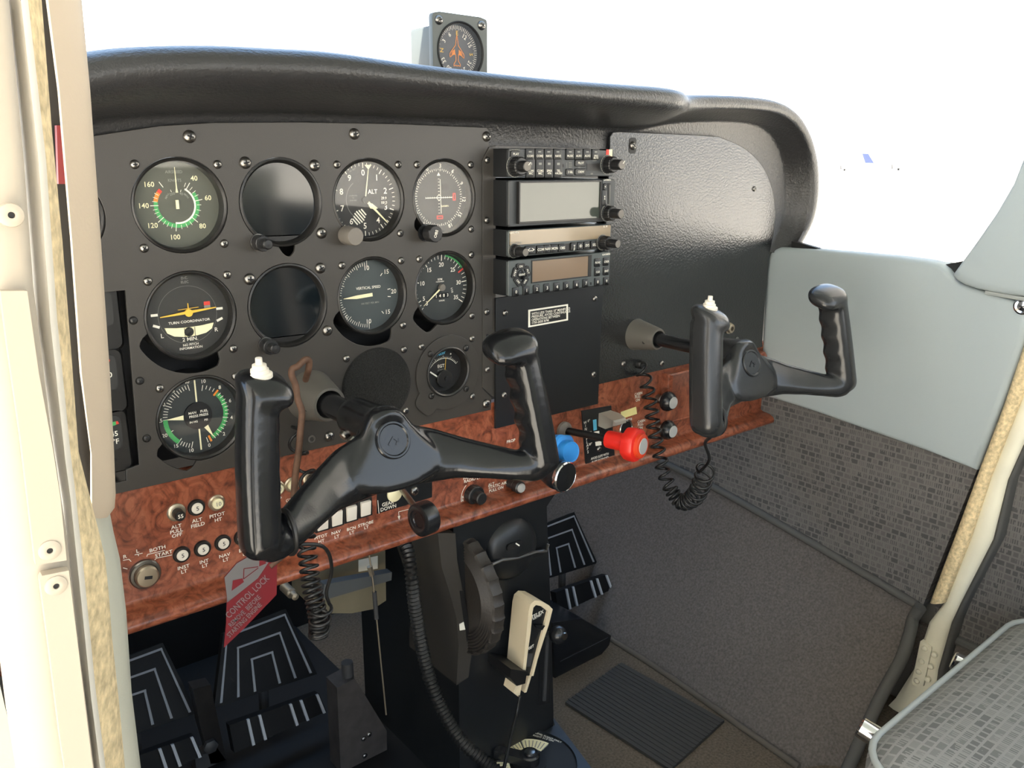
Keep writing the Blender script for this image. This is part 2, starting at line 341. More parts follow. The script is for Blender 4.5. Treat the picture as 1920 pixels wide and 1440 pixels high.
# ================================================================== DASHBOARD SHEETS
def XZ(x, y, Y=0.0): q = P(x, y, Y=Y); return (q.x, q.z)
GX = [0, .0903, .1814, .2711]; GZ = [.75, .6547, .561]
RG = .0397
def local(poly, loc): return [(p[0] - loc[0], p[1] - loc[2]) for p in poly]
L0 = (.10, 0, .5085)
pilot_panel = thing('instrument_panel', 'satin grey black sheet panel holding the round flight instruments', 'instrument panel', L0)
out = [(-.19, .5085), XZ(920, 768), XZ(921, 747), XZ(903.5, 727), XZ(903, 300), XZ(916, 274), XZ(918, 248), XZ(912, 240), XZ(740, 233), (.11, .8205), XZ(400, 231), XZ(300, 237), (-.06, .8053), (-.12, .793), (-.19, .775)]
rc = RG + .0008
holes = [circle(GX[0], GZ[0], rc), eared(GX[1], GZ[0], rc, [(263, 285, .009)]), eared(GX[2], GZ[0], rc, [(218, 244, .008)]), eared(GX[3], GZ[0], rc, [(208, 252, .008)]),
         eared(GX[0], GZ[1], rc, [(196, 300, .011)]), circle(GX[1], GZ[1], rc), eared(GX[2], GZ[1], rc, [(196, 298, .011)]), eared(GX[3], GZ[1], rc, [(205, 250, .012)]),
         eared(GX[0], GZ[2], rc, [(204, 258, .010)]), circle(GX[3] - .0005, GZ[2] + .0012, .0292), circle(-.0935, .7435, .0335)]
a, b_ = XZ(231, 546), XZ(262, 872)
holes.append([(-.16, a[1] + .001), (a[0] + .002, a[1] + .001), (b_[0], b_[1]), (b_[0] - .011, b_[1] - .002), (b_[0] - .012, b_[1] - .012), (b_[0] - .030, b_[1] - .012), (b_[0] - .031, b_[1] - .002), (-.16, b_[1] - .004)])
mb = MB(); plate(mb, local(out, L0), [local(h, L0) for h in holes], -.003, 0, M['panel']); mb.build('panel_sheet', pilot_panel)
mb = MB(); mb.prism(local([(-.19, .515), (.325, .515), (.325, .79), (-.1, .77), (-.19, .76)], L0), -.041, -.038, M['dark']); mb.build('blackout_sheet', pilot_panel)  # dark sheet added so the cutouts look into deep shade
for x, y in ((355, 256), (664, 251), (912, 256)): u, v = XZ(x, y); screw(pilot_panel, u - L0[0], v - L0[2], me=SCREWBIG)
u, v = XZ(911, 757); screw(pilot_panel, u - L0[0], v - L0[2], me=SCREWBIG)
u, v = XZ(617, 818); screw(pilot_panel, u - L0[0], v - L0[2], me=SCREWBIG)
for x, y in ((250, 601), (262, 714), (275, 822)): u, v = XZ(x, y); screw(pilot_panel, u - L0[0], v - L0[2], me=SCREWDARK)
mb = MB(); q = XZ(584, 823); mb.lathe([(.004, -.001), (.004, .0008), (.0022, .0008), (.0022, -.0005)], M['steel'], (q[0] - L0[0], q[1] - L0[2]), 16, closed=True); mb.build('eyelet', pilot_panel)
# strip beside the radios
L1 = (.332, 0, .515)
strip = thing('radio_side_plate', 'narrow grey black strip of sheet metal between the round gauges and the radios', 'panel strip', L1)
o1 = [XZ(904.5, 726), XZ(904.5, 302), XZ(917, 276), XZ(928, 274), XZ(929, 745), XZ(922, 742)]
mb = MB(); plate(mb, local(o1, L1), [], -.0028, .0006, M['panel']); mb.build('strip_sheet', strip)
for x, y in ((913, 300), (912.5, 413), (912, 585), (913, 693)): u, v = XZ(x, y); screw(strip, u - L1[0], v - L1[2], .0006)
mb = MB(); u, v = XZ(913, 629); mb.lathe([(.002, .0006), (.002, .0009), (0, .0009)], M['dark'], (u - L1[0], v - L1[2]), 14); mb.build('screw_hole', strip)
# black panel below the radios
Lc = (.424, -.004, .483)
centre = thing('placard_sheet', 'plain black panel below the radios with a small white framed placard', 'panel', Lc)
mb = MB(); cp = [XZ(930, 803, -.004), XZ(1121, 757, -.004), XZ(1131, 530, -.004), XZ(931, 560, -.004)]
plate(mb, local(cp, Lc), [], -.0035, 0, M['black'], .0005); mb.build('panel_sheet', centre)
for x, y in ((947, 587), (1115, 560), (945, 741), (1113, 702)): u, v = XZ(x, y, -.004); screw(centre, u - Lc[0], v - Lc[2], 0, SCREW)
mb = MB(); F = Face(mb, Lc, -.004)
F.poly([(990, 614), (1064.6, 600.5), (1064.6, 570), (990, 581)], M['white'], .0004); F.poly([(993.5, 610.2), (1061.3, 598), (1061.3, 573.4), (993.5, 583.8)], M['dark'], .0006)
for t, y in (('WITH LESS THAN 10" MANIFOLD', 583.5), ('PRESSURE, AVOID CONTINUOUS', 589), ('OPERATIONS BETWEEN', 594.8), ('1750-2050 RPM.', 600.3)):
    F.text(t, 995.8, y + 5.2, .0029, M['white'], dw=.0008, al='LEFT', wide=1.02)
F.text('0505087-4', 1052, 601.2, .0018, M['white'], dw=.0008)
mb.build('placard', centre, label='white framed black placard with four lines of white print')
# copilot side panel
Lr = (.69, 0, .5085)
right_panel = thing('blank_dashboard_sheet', 'blank black pebble painted panel in front of the copilot yoke', 'panel', Lr)
o2 = [(.5095, .508), (.872, .508), XZ(1428, 640), XZ(1434, 560), XZ(1443, 470), XZ(1450, 435)] + [tuple(p)[:2] for p in smooth_path([(*XZ(1453, 400), 0), (*XZ(1447, 355), 0), (*XZ(1427, 310), 0), (*XZ(1392, 277), 0), (*XZ(1347, 257), 0)], 6)] + [XZ(1300, 254), XZ(1160, 248), XZ(1149, 249), XZ(1144, 256), XZ(1143, 300), (.5095, .6)]
mb = MB(); plate(mb, local(o2, Lr), [], -.003, .0008, M['pebble'], .0007); mb.build('panel_sheet', right_panel)
mb = MB(); mb.prism([(-.17, 0), (.19, 0), (.19, .24), (.12, .295), (-.17, .295)], -.024, -.021, M['dark']); mb.build('blackout_sheet', right_panel)  # dark sheet added behind the panel to stop light leaking through
mb = MB(); u, v = XZ(1185, 273); mb.prism(rrect(u - Lr[0], v - Lr[2], .013, .019, .004), .0008, .0012, M['dark']); mb.build('screw_slot', right_panel)
screw(right_panel, u - Lr[0], v - Lr[2], .001, SCREWBIG)
for x, y in ((1413, 354), (1168, 682), (1240, 681), (1381, 636)): u, v = XZ(x, y); screw(right_panel, u - Lr[0], v - Lr[2], .0008, SCREW)
u, v = XZ(1365, 615); mb = MB(); c = (u - Lr[0], v - Lr[2])
mb.lathe([(.0085, 0), (.0085, .003), (.0068, .0032), (.0068, .007), (.0058, .0078), (.0036, .0078), (.0036, .001)], M['brass'], c, 6 * 4); mb.lathe([(.0036, .0012), (0, .0012)], M['dark'], c, 16)
mb.build('jack_socket', right_panel, label='brass threaded jack socket')

# ================================================================== ROUND INSTRUMENTS
DEP = .0115
def gauge(name, label, cx, cz, dial, group=None, r=RG, dep=DEP, screws=((-45, .0478), (45, .0478), (135, .0478), (225, .0478)), glass=True, cat='gauge', Y=0.0, me=None):
    t = thing(name, label, cat, (cx, Y, cz), group)
    mb = MB(); mb.lathe([(r, -.034), (r, -.0006), (r - .0012, .0002), (r - .0028, -.0014), (r - .0036, -dep), (r - .0036, -.034)], M['bezel'], seg=64, closed=True); mb.lathe([(r - .001, -.034), (0, -.034)], M['bezel'], seg=64)
    mb.build('case', t)
    mb = MB(); mb.lathe([(r - .0034, -dep), (0, -dep)], dial, seg=64); mb.build('dial', t)
    if glass: mb = MB(); mb.lathe([(r - .003, -.0030), (r - .003, -.0020), (0, -.0020)], M['glass'], seg=48); mb.build('glass', t)
    for a, d in screws: screw(t, d * math.sin(R(a)), d * math.cos(R(a)), 0, me)
    return t
def numbers(mb, items, rad, size, w, m, turn=False):
    for t, a in items: mb.text(t, rad * math.sin(R(a)), rad * math.cos(R(a)), size, w, m, rot=-a if turn else 0)
def needle(t, mb, name='needle', label=None): return mb.build(name, t, label=label)
W = -DEP + .0004
# airspeed
g = gauge('airspeed_indicator', 'round airspeed gauge with white, green and orange arcs, top left of the panel', GX[0], GZ[0], M['dialhazewarm'])
mb = MB(); A0 = lambda k: {40: 34, 60: 79, 80: 133, 100: 188, 120: 231, 140: 270, 160: 309}[k]
mb.arc(.0158, .0192, 55, 282, W, M['green']); mb.arc(.0145, .0160, 30, 190, W + .0002, M['white']); mb.arc(.0160, .0195, 280, 306, W + .0002, M['orange']); mb.arc(.0160, .0195, 306, 316, W + .0002, M['red'])
for k in (40, 60, 80, 100, 120, 140): mb.tick(A0(k), .0155, .0222, .0006, W + .0004, M['white'])
for a in (26, 44, 55, 66, 91, 105, 119, 147, 160, 174, 199, 210, 220, 241, 251, 260, 280, 290, 300): mb.tick(a, .0168, .0205, .0004, W + .0004, M['white'])
mb.tick(326, .0180, .0235, .0006, W + .0004, M['white']); mb.tick(342, .0115, .0135, .0004, W, M['white']); mb.tick(20, .0115, .0135, .0004, W, M['white'])
numbers(mb, [('40', 37), ('60', 79), ('80', 133), ('100', 189), ('120', 233), ('140', 270), ('160', 309)], .0275, .0042, W, M['cream'])
mb.text('AIRSPEED', 0, .0275, .0024, W, M['grey']); mb.text('KNOTS', 0, .0205, .0024, W, M['grey'])
mb.text('200', -.003, .0093, .0022, W, M['grey'], 15); mb.text('40', .0045, .0093, .0022, W, M['grey'], -20); mb.text('MPH', -.0075, .0075, .0018, W, M['grey'], 55); mb.text('MPH', .0085, .0075, .0018, W, M['grey'], -50)
mb.build('markings', g)
mb = MB(); mb.tick(0, .0105, .0315, .0012, W + .003, M['cream'], t2=.0004); mb.tick(0, .0105, .0150, .0022, W + .0029, M['cream'], t2=.0008); mb.box((0, .0005, W + .001), (.0024, .0075, .0012), M['cream']); needle(g, mb)
# the two blank digital displays
def display(name, label, cz, scr):
    t = thing(name, label, 'display', (GX[1], 0, cz), 'blank round digital displays')
    mb = MB(); r = RG; mb.lathe([(r, -.034), (r, .0004), (r - .0016, .0009), (r - .0034, -.001), (r - .0045, -.006), (r - .0045, -.034)], M['bezel'], seg=64, closed=True); mb.build('case', t)
    mb = MB(); s = r - .0044; pts = [(s * math.cos(R(a)), s * math.sin(R(a))) for a in range(-58, 239, 6)]; mb.flat(pts, -.0055, M['screen']); mb.build('screen', t)
    mb = MB(); mb.flat([(s * math.cos(R(a)), s * math.sin(R(a))) for a in range(239, 303, 6)], -.0050, M['bezel']); mb.build('chin', t)
    k = MB(); c = (-.0255, -.0345); k.lathe([(.0078, .0005), (.0078, .0015)], M['steel'], c, 24); k.lathe([(.0072, .0012), (.0072, .012), (.0066, .0126), (.0066, .013), (.0046, .013), (.0046, .022), (.0036, .0232), (0, .0234)], M['knobdark'], c, 28, mod=lambda a, q, w: 1 + .03 * math.cos(14 * a) if .0015 < w < .0225 else 1)
    k.build('knob', t)
    for a, d in scr: screw(t, d * math.sin(R(a)), d * math.cos(R(a)), 0, SCREWBIG)
    return t
display('flight_display', 'blank round black display with a knob, between the airspeed gauge and the altimeter', GZ[0], ((-42, .0475), (46, .0475), (128, .0475)))
display('flight_display', 'blank round black display with a knob, below the other blank display', GZ[1], ((46, .0475), (-52, .046), (127, .0475)))
# altimeter
g = gauge('altimeter', 'round altimeter with white numerals 0 to 9 and striped flag on its dial', GX[2], GZ[0], M['dial'], screws=((-45, .0478), (45, .0478), (135, .0478)))
mb = MB()
for i in range(50): mb.tick(i * 7.2, .0325 if i % 5 else .0305, .0355, .0006 if i % 5 else .0009, W, M['white'])
numbers(mb, [(str(k), k * 36) for k in range(10)], .0258, .0058, W, M['white'])
mb.arc(.0195, .0199, 215, 325, W, M['grey']); mb.text('ALT', .010, .0075, .0043, W, M['white']); mb.text('CALIBRATED', -.012, .0042, .0011, W, M['grey']); mb.text('TO', -.012, .002, .0011, W, M['grey']); mb.text('20,000 FEET', -.012, -.0005, .0011, W, M['grey']); mb.text('100 FEET', -.0115, .0285, .0015, W, M['grey'], 25)
for i in range(6):
    k = (i - 2.5) * .0027; q = .0068 - abs(i - 2.5) * .0011; x_, y_ = -.0060 + k * .74, -.0165 + k * .67
    mb.line((x_ - q * .67, y_ + q * .74), (x_ + q * .67, y_ - q * .74), .0014, W, M['white'])
mb.prism(rrect(.0225, -.0015, .008, .010, .0005), W - .0002, W, M['dark']); mb.text('29.9', .0225, .001, .0026, W + .0002, M['white']); mb.text('1013', .0225, -.0034, .0026, W + .0002, M['white'])
mb.build('markings', g)
mb = MB(); mb.tick(9, .002, .030, .0014, W + .0025, M['cream'], t2=.0007); mb.flat([(.0045 - .004, .0335), (.0045 + .004, .0335), (.0047, .029)], W + .0025, M['cream']); mb.build('ten_thousand_feet_needle', g)
mb = MB(); mb.tick(134, .0035, .0335, .0030, W + .0035, M['cream'], t2=.0008); mb.flat([(.003, -.005), (.007, -.0035), (.0135, -.0085), (.0105, -.0095), (.005, -.0085)], W + .003, M['cream']); mb.lathe([(.0035, W + .0005), (.0035, W + .004), (0, W + .0042)], M['dial'], (0, 0), 20); mb.build('feet_needle', g)
k = MB(); c = (-.0275, -.0325); k.lathe([(.0092, .0006), (.0088, .018), (.0080, .0192), (0, .0194)], M['knobgrey'], c, 36, mod=lambda a, q, w: 1 + .02 * math.cos(24 * a) if .001 < w < .0185 else 1); k.build('knob', g)
# course deviation indicator
g = gauge('course_deviation_indicator', 'round navigation gauge with a compass ring and two red flags, top row beside the radios', GX[3], GZ[0], M['dial'], screws=((-45, .0478), (45, .0478), (135, .0478)))
mb = MB(); hd = 26
for i in range(72): mb.tick(i * 5 - hd, .0272 if i % 2 == 0 else .0280, .0298, .0006, W, M['white'])
for k in range(12): a = k * 30 - hd; mb.text(str(k * 3), .0325 * math.sin(R(a)), .0325 * math.cos(R(a)), .0042, W, M['white'], rot=-a)
for i in range(-6, 7):
    mb.line((i * .0028, -.0010), (i * .0028, .0010), .0005, W, M['white']); mb.line((-.0010, i * .0032), (.0010, i * .0032), .0005, W, M['white'])
mb.arc(.0022, .0028, 0, 359.9, W + .0002, M['white']); mb.flat([(-.0022, .0225), (.0022, .0225), (0, .0262)], W, M['white'])
for c in ((.0195, .0005), (.0005, -.0205)):
    h = (.0042, .0082) if c[0] > .01 else (.0085, .0042); mb.flat(rrect(*c, *h, .0008), W + .0003, M['red']); mb.line((c[0] - h[0] * .3 * (h[0] > h[1]), c[1] - h[1] * .3 * (h[1] > h[0])), (c[0] + h[0] * .3 * (h[0] > h[1]), c[1] + h[1] * .3 * (h[1] > h[0])), .0009, W + .0005, M['dark'])
mb.text('GARMIN', .0075, -.009, .0018, W, M['cream']); mb.prism(rrect(.0085, .011, .008, .0065, .0006), W - .0002, W + .0001, M['dark']); mb.build('markings', g)
mb = MB(); mb.line((.0005, .019), (.0012, -.0165), .0007, W + .002, M['white']); mb.build('course_needle', g)
mb = MB(); mb.line((-.018, 0), (.0155, 0), .0007, W + .0024, M['white']); mb.build('glide_slope_needle', g)
k = MB(); c = (-.026, -.0345); k.lathe([(.0092, .0006), (.0092, .0022), (.0045, .0024), (.0045, .009)], M['plastic'], c, 28); k.lathe([(.0088, .009), (.0086, .0195), (.0078, .0205), (0, .0206)], M['knobdark'], c, 32, mod=lambda a, q, w: 1 + .05 * math.cos(9 * a) if .0095 < w < .020 else 1); k.text('OBS', c[0], c[1], .0032, .0209, M['white'], 70); k.build('knob', g)
# turn coordinator
g = gauge('turn_coordinator', 'round turn gauge with a yellow aeroplane silhouette above a curved ball tube', GX[0], GZ[1], M['dial'], screws=((-45, .0478), (45, .0478), (135, .0478)))
mb = MB(); mb.text('D.C.', 0, .0325, .0022, W, M['grey']); mb.text('ELEC', 0, .0290, .0022, W, M['grey']); mb.arc(.0255, .0257, 0, 359, W, M['grey'])
for s in (-1, 1):
    mb.flat(rrect(s * .0285, .0025, .0058, .0022, .0002), W, M['white']); a = R(-22 * s)
    mb.flat([(s * .0278 + x * math.cos(a) + y * math.sin(a) * 1, -.0075 - x * math.sin(a) * 1 + y * math.cos(a)) for x, y in ((-.0029, -.0011), (.0029, -.0011), (.0029, .0011), (-.0029, .0011))], W, M['white'])
mb.text('TURN COORDINATOR', .0008, -.0062, .0022, W, M['white'], wide=1.12); mb.text('L', -.0238, -.0165, .0038, W, M['white']); mb.text('R', .0238, -.0165, .0038, W, M['white'])
mb.text('2 MIN.', 0, -.0222, .0032, W, M['white'], wide=1.1); mb.text('NO PITCH', 0, -.0272, .0021, W, M['white']); mb.text('INFORMATION', 0, -.0302, .0021, W, M['white']); mb.build('markings', g)
mb = MB(); tl = MB()
top = [(-.0215, -.0095), (-.011, -.0108), (0, -.0112), (.011, -.0108), (.0215, -.0095)]; bot = [(.0195, -.0145), (.014, -.0178), (.006, -.0192), (0, -.0195), (-.006, -.0192), (-.014, -.0178), (-.0195, -.0145)]
tl.prism(top + bot, W, W + .0016, M['cream']); o = tl.build('ball_tube', g)
mb.lathe([(.0042, W + .0017), (.0036, W + .003), (0, W + .0036)], M['dark'], (-.0010, -.0152), 24); mb.build('ball', g)
mb = MB(); mb.line((-.0048, -.0112), (-.0048, -.0192), .0005, W + .0019, M['dark']); mb.line((.0042, -.0112), (.0042, -.0192), .0005, W + .0019, M['dark']); mb.build('tube_lines', g)
mb = MB(); mb.lathe([(.0034, W + .002), (.0034, W + .0035), (0, W + .0036)], M['yellow'], (0, .002), 24)
mb.prism([(-.0245, .0002), (-.0245, .0009), (0, .0038), (.0245, .0048), (.0245, .0041), (0, .0012)], W + .002, W + .003, M['yellow']); mb.prism([(-.0090, .0052), (-.009, .0056), (.009, .0064), (.009, .0060)], W + .002, W + .003, M['yellow']); mb.prism([(-.0004, .004), (-.0003, .0105), (.0003, .0105), (.0004, .004)], W + .002, W + .003, M['yellow']); mb.build('aeroplane_symbol', g)
mb = MB(); mb.flat(rrect(.0175, .0085, .0056, .0034, .0004), W + .0003, M['red']); mb.flat(rrect(.0175, .0050, .0056, .0034, .0004), W + .0003, M['grey']); mb.build('warning_flag', g)
# vertical speed
g = gauge('vertical_speed_indicator', 'round vertical speed gauge with its needle pointing left at zero', GX[2], GZ[1], M['dialhaze'], screws=((-45, .0478), (45, .0478), (135, .0478)))
mb = MB()
for s in (-1, 1):
    for i in range(0, 21):
        a = -90 + s * i * 4.5
        mb.tick(a, .0300 if i % 5 else .0285, .0335 if i % 10 else .0350, .0006, W, M['white'])
    mb.tick(90 - s * 50, .024, .0275, .0008, W, M['white']); mb.tick(90 - s * 9, .0235, .027, .0008, W, M['white'])
    mb.text('10', -.0005, s * .0275 , .0046, W, M['white']) ; mb.text('5', -.0255, s * .021, .0046, W, M['white']); mb.text('15', .0225, s * .021 + .001, .0046, W, M['white'])
mb.text('20', .0305, .0008, .0046, W, M['white']); mb.text('VERTICAL SPEED', .001, .0075, .0027, W, M['white']); mb.text('100 FEET PER MIN', .002, -.0085, .0019, W, M['grey']); mb.build('markings', g)
mb = MB(); mb.line((.004, .0005), (-.014, -.0005), .0036, W + .0025, M['cream']); mb.flat([(-.014, .0013), (-.014, -.0023), (-.029, -.0011), (-.029, -.0006)], W + .0025, M['cream']); needle(g, mb)
# engine speed
g = gauge('tachometer', 'round engine speed gauge numbered to 35 with a green arc, second row beside the radios', GX[3], GZ[1], M['dialhazemid'], screws=((-45, .0478), (45, .0478), (135, .0478)))
mb = MB(); tA = lambda n: (n - 3) / 32 * 255 - 132
for i in range(3, 36): mb.tick(tA(i), .0305 if i % 5 else .0285, .0350, .0007 if i % 5 else .0010, W, M['white'])
mb.arc(.0335, .0352, tA(21), tA(26.5), W + .0002, M['green']); mb.tick(tA(27), .0275, .0352, .0018, W + .0003, M['red'])
numbers(mb, [(str(n), tA(n)) for n in (3, 5, 10, 15, 20, 25, 30, 35)], .0243, .0046, W, M['white']); mb.text('RPM', -.0005, .0085, .0023, W, M['white']); mb.text('HUNDREDS', -.0005, .0060, .0014, W, M['white'])
for i, d in enumerate('1483'): mb.prism(rrect(-.006 + i * .005, -.0095, .0042, .0062, .0004), W - .0002, W + .0002, M['dark']); mb.text(d, -.006 + i * .005, -.0095, .0034, W + .0004, M['white'])
mb.text('1/10', .0150, -.0045, .0024, W, M['white'], -80); mb.text('HOURS', .0015, -.0150, .0016, W, M['white']); mb.build('markings', g)
mb = MB(); mb.tick(tA(3.6), -.004, .030, .0024, W + .0025, M['cream'], t2=.0006); mb.lathe([(.0040, W + .001), (.0036, W + .0045), (0, W + .0047)], M['knobgrey'], (0, 0), 20); needle(g, mb)
# manifold and fuel pressure
g = gauge('pressure_gauge', 'round manifold and fuel pressure gauge with two green arcs, bottom row', GX[0], GZ[2], M['dialhazemid'], screws=((-45, .0478), (45, .0478), (135, .0478)))
mb = MB(); mb.tick(0, .0125, .0335, .0014, W, M['cream']); mb.tick(180, .0125, .0335, .0014, W, M['cream']); mb.lathe([(.0128, W), (.0128, W + .0012), (0, W + .0012)], M['dark'], seg=40)
mA = lambda n: 196 + (n - 10) / 30 * 152
for n in range(10, 41): mb.tick(mA(n), .0270 if n % 5 else .0250, .0310, .0006, W, M['white'])
mb.arc(.0270, .0310, mA(15), mA(25), W + .0002, M['green'])
numbers(mb, [(str(n), mA(n)) for n in (10, 15, 20, 25, 30, 35, 40)], .0336, .0034, W, M['white'])
fA = lambda n: 166 - n / 10 * 152
for n in range(0, 21): mb.tick(fA(n / 2), .0250 if n % 4 else .0232, .0285, .0006, W + .0003, M['white'])
mb.arc(.0235, .0275, fA(.7), fA(7.8), W + .0002, M['green']); mb.tick(fA(8), .0225, .0290, .0018, W + .0004, M['orange']); mb.tick(fA(.4), .0225, .0290, .0018, W + .0004, M['orange'])
numbers(mb, [(str(n), fA(n)) for n in (0, 2, 4, 6, 8, 10)], .0318, .0034, W, M['white'])
mb.text('MAN', -.0052, .0035, .0023, W + .0015, M['white']); mb.text('FUEL', .0055, .0035, .0023, W + .0015, M['white']); mb.text('PRESS PRESS', .0003, 0, .0023, W + .0015, M['white']); mb.text('IN HG', -.0048, -.0052, .0019, W + .0015, M['white']); mb.text('PSI', .0065, -.0052, .0019, W + .0015, M['white']); mb.build('markings', g)
mb = MB(); mb.tick(mA(25.2), .0135, .0275, .0046, W + .002, M['cream'], t2=.0005); mb.tick(fA(.9), .0125, .0250, .0042, W + .002, M['cream'], t2=.0005); needle(g, mb)
# exhaust gas temperature gauge on its adaptor ring
t = thing('exhaust_temperature_gauge', 'small exhaust temperature gauge on a black ring plate, bottom row beside the radios', 'gauge', (GX[3], 0, GZ[2]))
mb = MB(); r = .0285; c0 = (-.0005, .0012)
plate(mb, eared(0, 0, .0418, [(206, 246, .011)]), [circle(*c0, r)], 0, .0022, M['panel'], .0005); mb.build('adaptor_ring', t)
mb = MB(); mb.lathe([(r, -.02), (r, .0035), (r - .0014, .0042), (r - .003, .003), (r - .0042, -.008), (r - .0042, -.02)], M['bezel'], c0, 48, closed=True); mb.build('case', t)
mb = MB(); mb.lathe([(r - .004, -.008), (0, -.008)], M['dark'], c0, 48); mb.build('dial', t)
mb = MB(); w = -.0076; cc = (c0[0], c0[1] - .0085)
mb.arc(.0215, .0221, -52, 52, w, M['white'], cc)
for i in range(21): mb.tick(-52 + i * 5.2, .0215, .0250 if i % 5 == 0 else .0236, .0005, w, M['white'], cc)
mb.tick(22, .0268, .0284, .0016, w, M['white'], cc); mb.text('EGT', -.0035, .0062, .0036, w, M['white']); mb.text('25°F/DIV', -.0035, .0018, .0019, w, M['grey']); mb.text('Alcor', -.003, .0205, .0036, w, M['cyan'], 8)
mb.build('markings', t)
mb = MB(); mb.tick(6, .0075, .0235, .0006, w + .002, M['yellow'], cc); mb.build('reference_needle', t)
mb = MB(); mb.line((c0[0] - .0185, c0[1] + .001), (c0[0] - .009, c0[1] - .006), .0016, w + .0015, M['white']); mb.build('needle', t)
mb = MB(); mb.lathe([(.0100, w), (.0100, w + .003), (.0095, w + .0034), (0, w + .0034)], M['bezel'], (c0[0], c0[1] - .0095), 32); mb.lathe([(.003, w + .003), (.003, w + .0048), (0, w + .005)], M['rubber'], (c0[0] + .002, c0[1] - .0095), 16); mb.build('pivot_cover', t)
mb = MB(); mb.lathe([(r - .0035, -.001), (0, -.001)], M['glass'], c0, 40); mb.build('glass', t)
for a in (-45, 45, 135, 225): screw(t, .0335 * math.sin(R(a)), .0335 * math.cos(R(a)) + .001, .0022, SCREWDARK)
for a in (-45, 45, 135): screw(t, .0478 * math.sin(R(a)), .0478 * math.cos(R(a)), 0, SCREW)
# foam covered opening behind the yoke
t = thing('foam_cover', 'round opening covered with fuzzy black foam, behind the pilot yoke', 'cover', (GX[2], 0, GZ[2]))
mb = MB(); mb.lathe([(.0405, 0), (.0405, .001), (.0395, .0030), (.036, .0045), (0, .0050)], M['fuzz'], seg=56); mb.build('foam_disc', t)
for a in (-45, 45, 135): screw(t, .0478 * math.sin(R(a)), .0478 * math.cos(R(a)), 0)
# clock at the far left, mostly behind the door post
t = gauge('clock', 'black round gauge half hidden behind the beige door post', -.0935, .7435, M['dial'], r=.0325, screws=((38, .0385), (142, .0385)), cat='gauge', me=SCREWDARK)
mb = MB(); mb.text('+', .018, -.003, .003, W, M['white']); mb.lathe([(.0022, W), (.0022, W + .0006), (.0014, W + .0006), (.0014, W)], M['bezel'], (.018, -.009), 14); mb.build('markings', t)
# three square engine gauges in the tall opening
zc = [XZ(225, 595)[1], XZ(231, 715)[1], XZ(238, 827)[1]]
xr = [XZ(231, 590)[0], XZ(240, 715)[0], XZ(249, 830)[0]]
for i, (lab, txt) in enumerate((('small square engine gauge in the tall opening, topmost of its column', []), ('small square gauge marked 100 PSI, middle of its column', [('100', .002, 0), ('PSI', .001, -.0065)]), ('small square gauge with a green mark and 245, lowest of its column', [('245', .003, .001), ('°F', .005, -.006)]))):
    cx = xr[i] - .0265; t = thing('engine_gauge', lab, 'gauge', (cx, .004, zc[i]), 'square engine gauges')
    mb = MB(); mb.loft([[(p[0], p[1], w) for p in rrect(0, 0, .053 - k, .058 - k, .006)] for k, w in ((0, -.012), (0, -.004), (.004, -.001))], M['bezel']); mb.build('case', t)
    mb = MB(); mb.prism(rrect(.0, .008, .040, .030, .005), -.002, -.0004, M['dial']); mb.build('window', t)
    mb = MB(); mb.lathe([(.0016, -.001), (.0016, -.0004), (0, -.0004)], M['dark'], (.012, -.016), 12)
    for s, u, v in txt: mb.text(s, u + .009, v + .006, .0045, 0.0, M['white'])
    if i == 1: mb.line((.011, .013), (.0145, .0195), .0025, 0.0, M['red'])
    if i == 2: mb.flat([(.008, .013), (.016, .015), (.016, .018), (.008, .018)], 0.0, M['green']); mb.flat([(.016, .015), (.0185, .0155), (.0175, .018), (.016, .018)], 0.0, M['red'])
    mb.build('markings', t)
# ================================================================== RADIOS (fronts stand 28 mm proud of the panel)
YR = -.028
def RXZ(x, y): return XZ(x, y, YR)
RX0, RX1 = .3345, .4935; RC = (RX0 + RX1) / 2; RWID = RX1 - RX0
def radio(name, label, ztop, zbot, face, lip=.002):
    t = thing(name, label, 'radio', (RC, YR, zbot)); h = ztop - zbot
    mb = MB(); mb.box((0, h / 2, -.064), (RWID - .001, h - .0012, .126), M['black'], .001); mb.build('body', t)
    mb = MB(); mb.loft([[(p[0], p[1], w) for p in rrect(0, h / 2, RWID - k, h - k - .0012, .003)] for k, w in ((0, -.004), (0, -.0010), (.0016, 0))], face); mb.build('front_plate', t)
    return t
def button(t, F, x, y, w, h, txt=None, size=.0027, m=None, name='button', rot=0, ty=0, light=False, r=.0012, mark=None, hgt=.0018):
    mb = MB(); u, v = F.uv(x, y); w_ = F.w
    mb.loft([[(p[0], p[1], z) for p in rrect(u, v, w - k, h - k, r)] for k, z in ((0, w_ - .001), (0, w_ + hgt * .7), (h * .14, w_ + hgt))], m or M['button'])
    if light: mb.flat(rrect(u - .0003, v + h * .22, w * .35, h * .12, .0002), w_ + hgt + .0001, M['grey'])
    if txt:
        for i, s in enumerate(txt.split('/')): mb.text(s, u, v + ty - i * size * 1.15, size, w_ + hgt + .0002, M['white'], rot)
    o = mb.build(name, t); return o
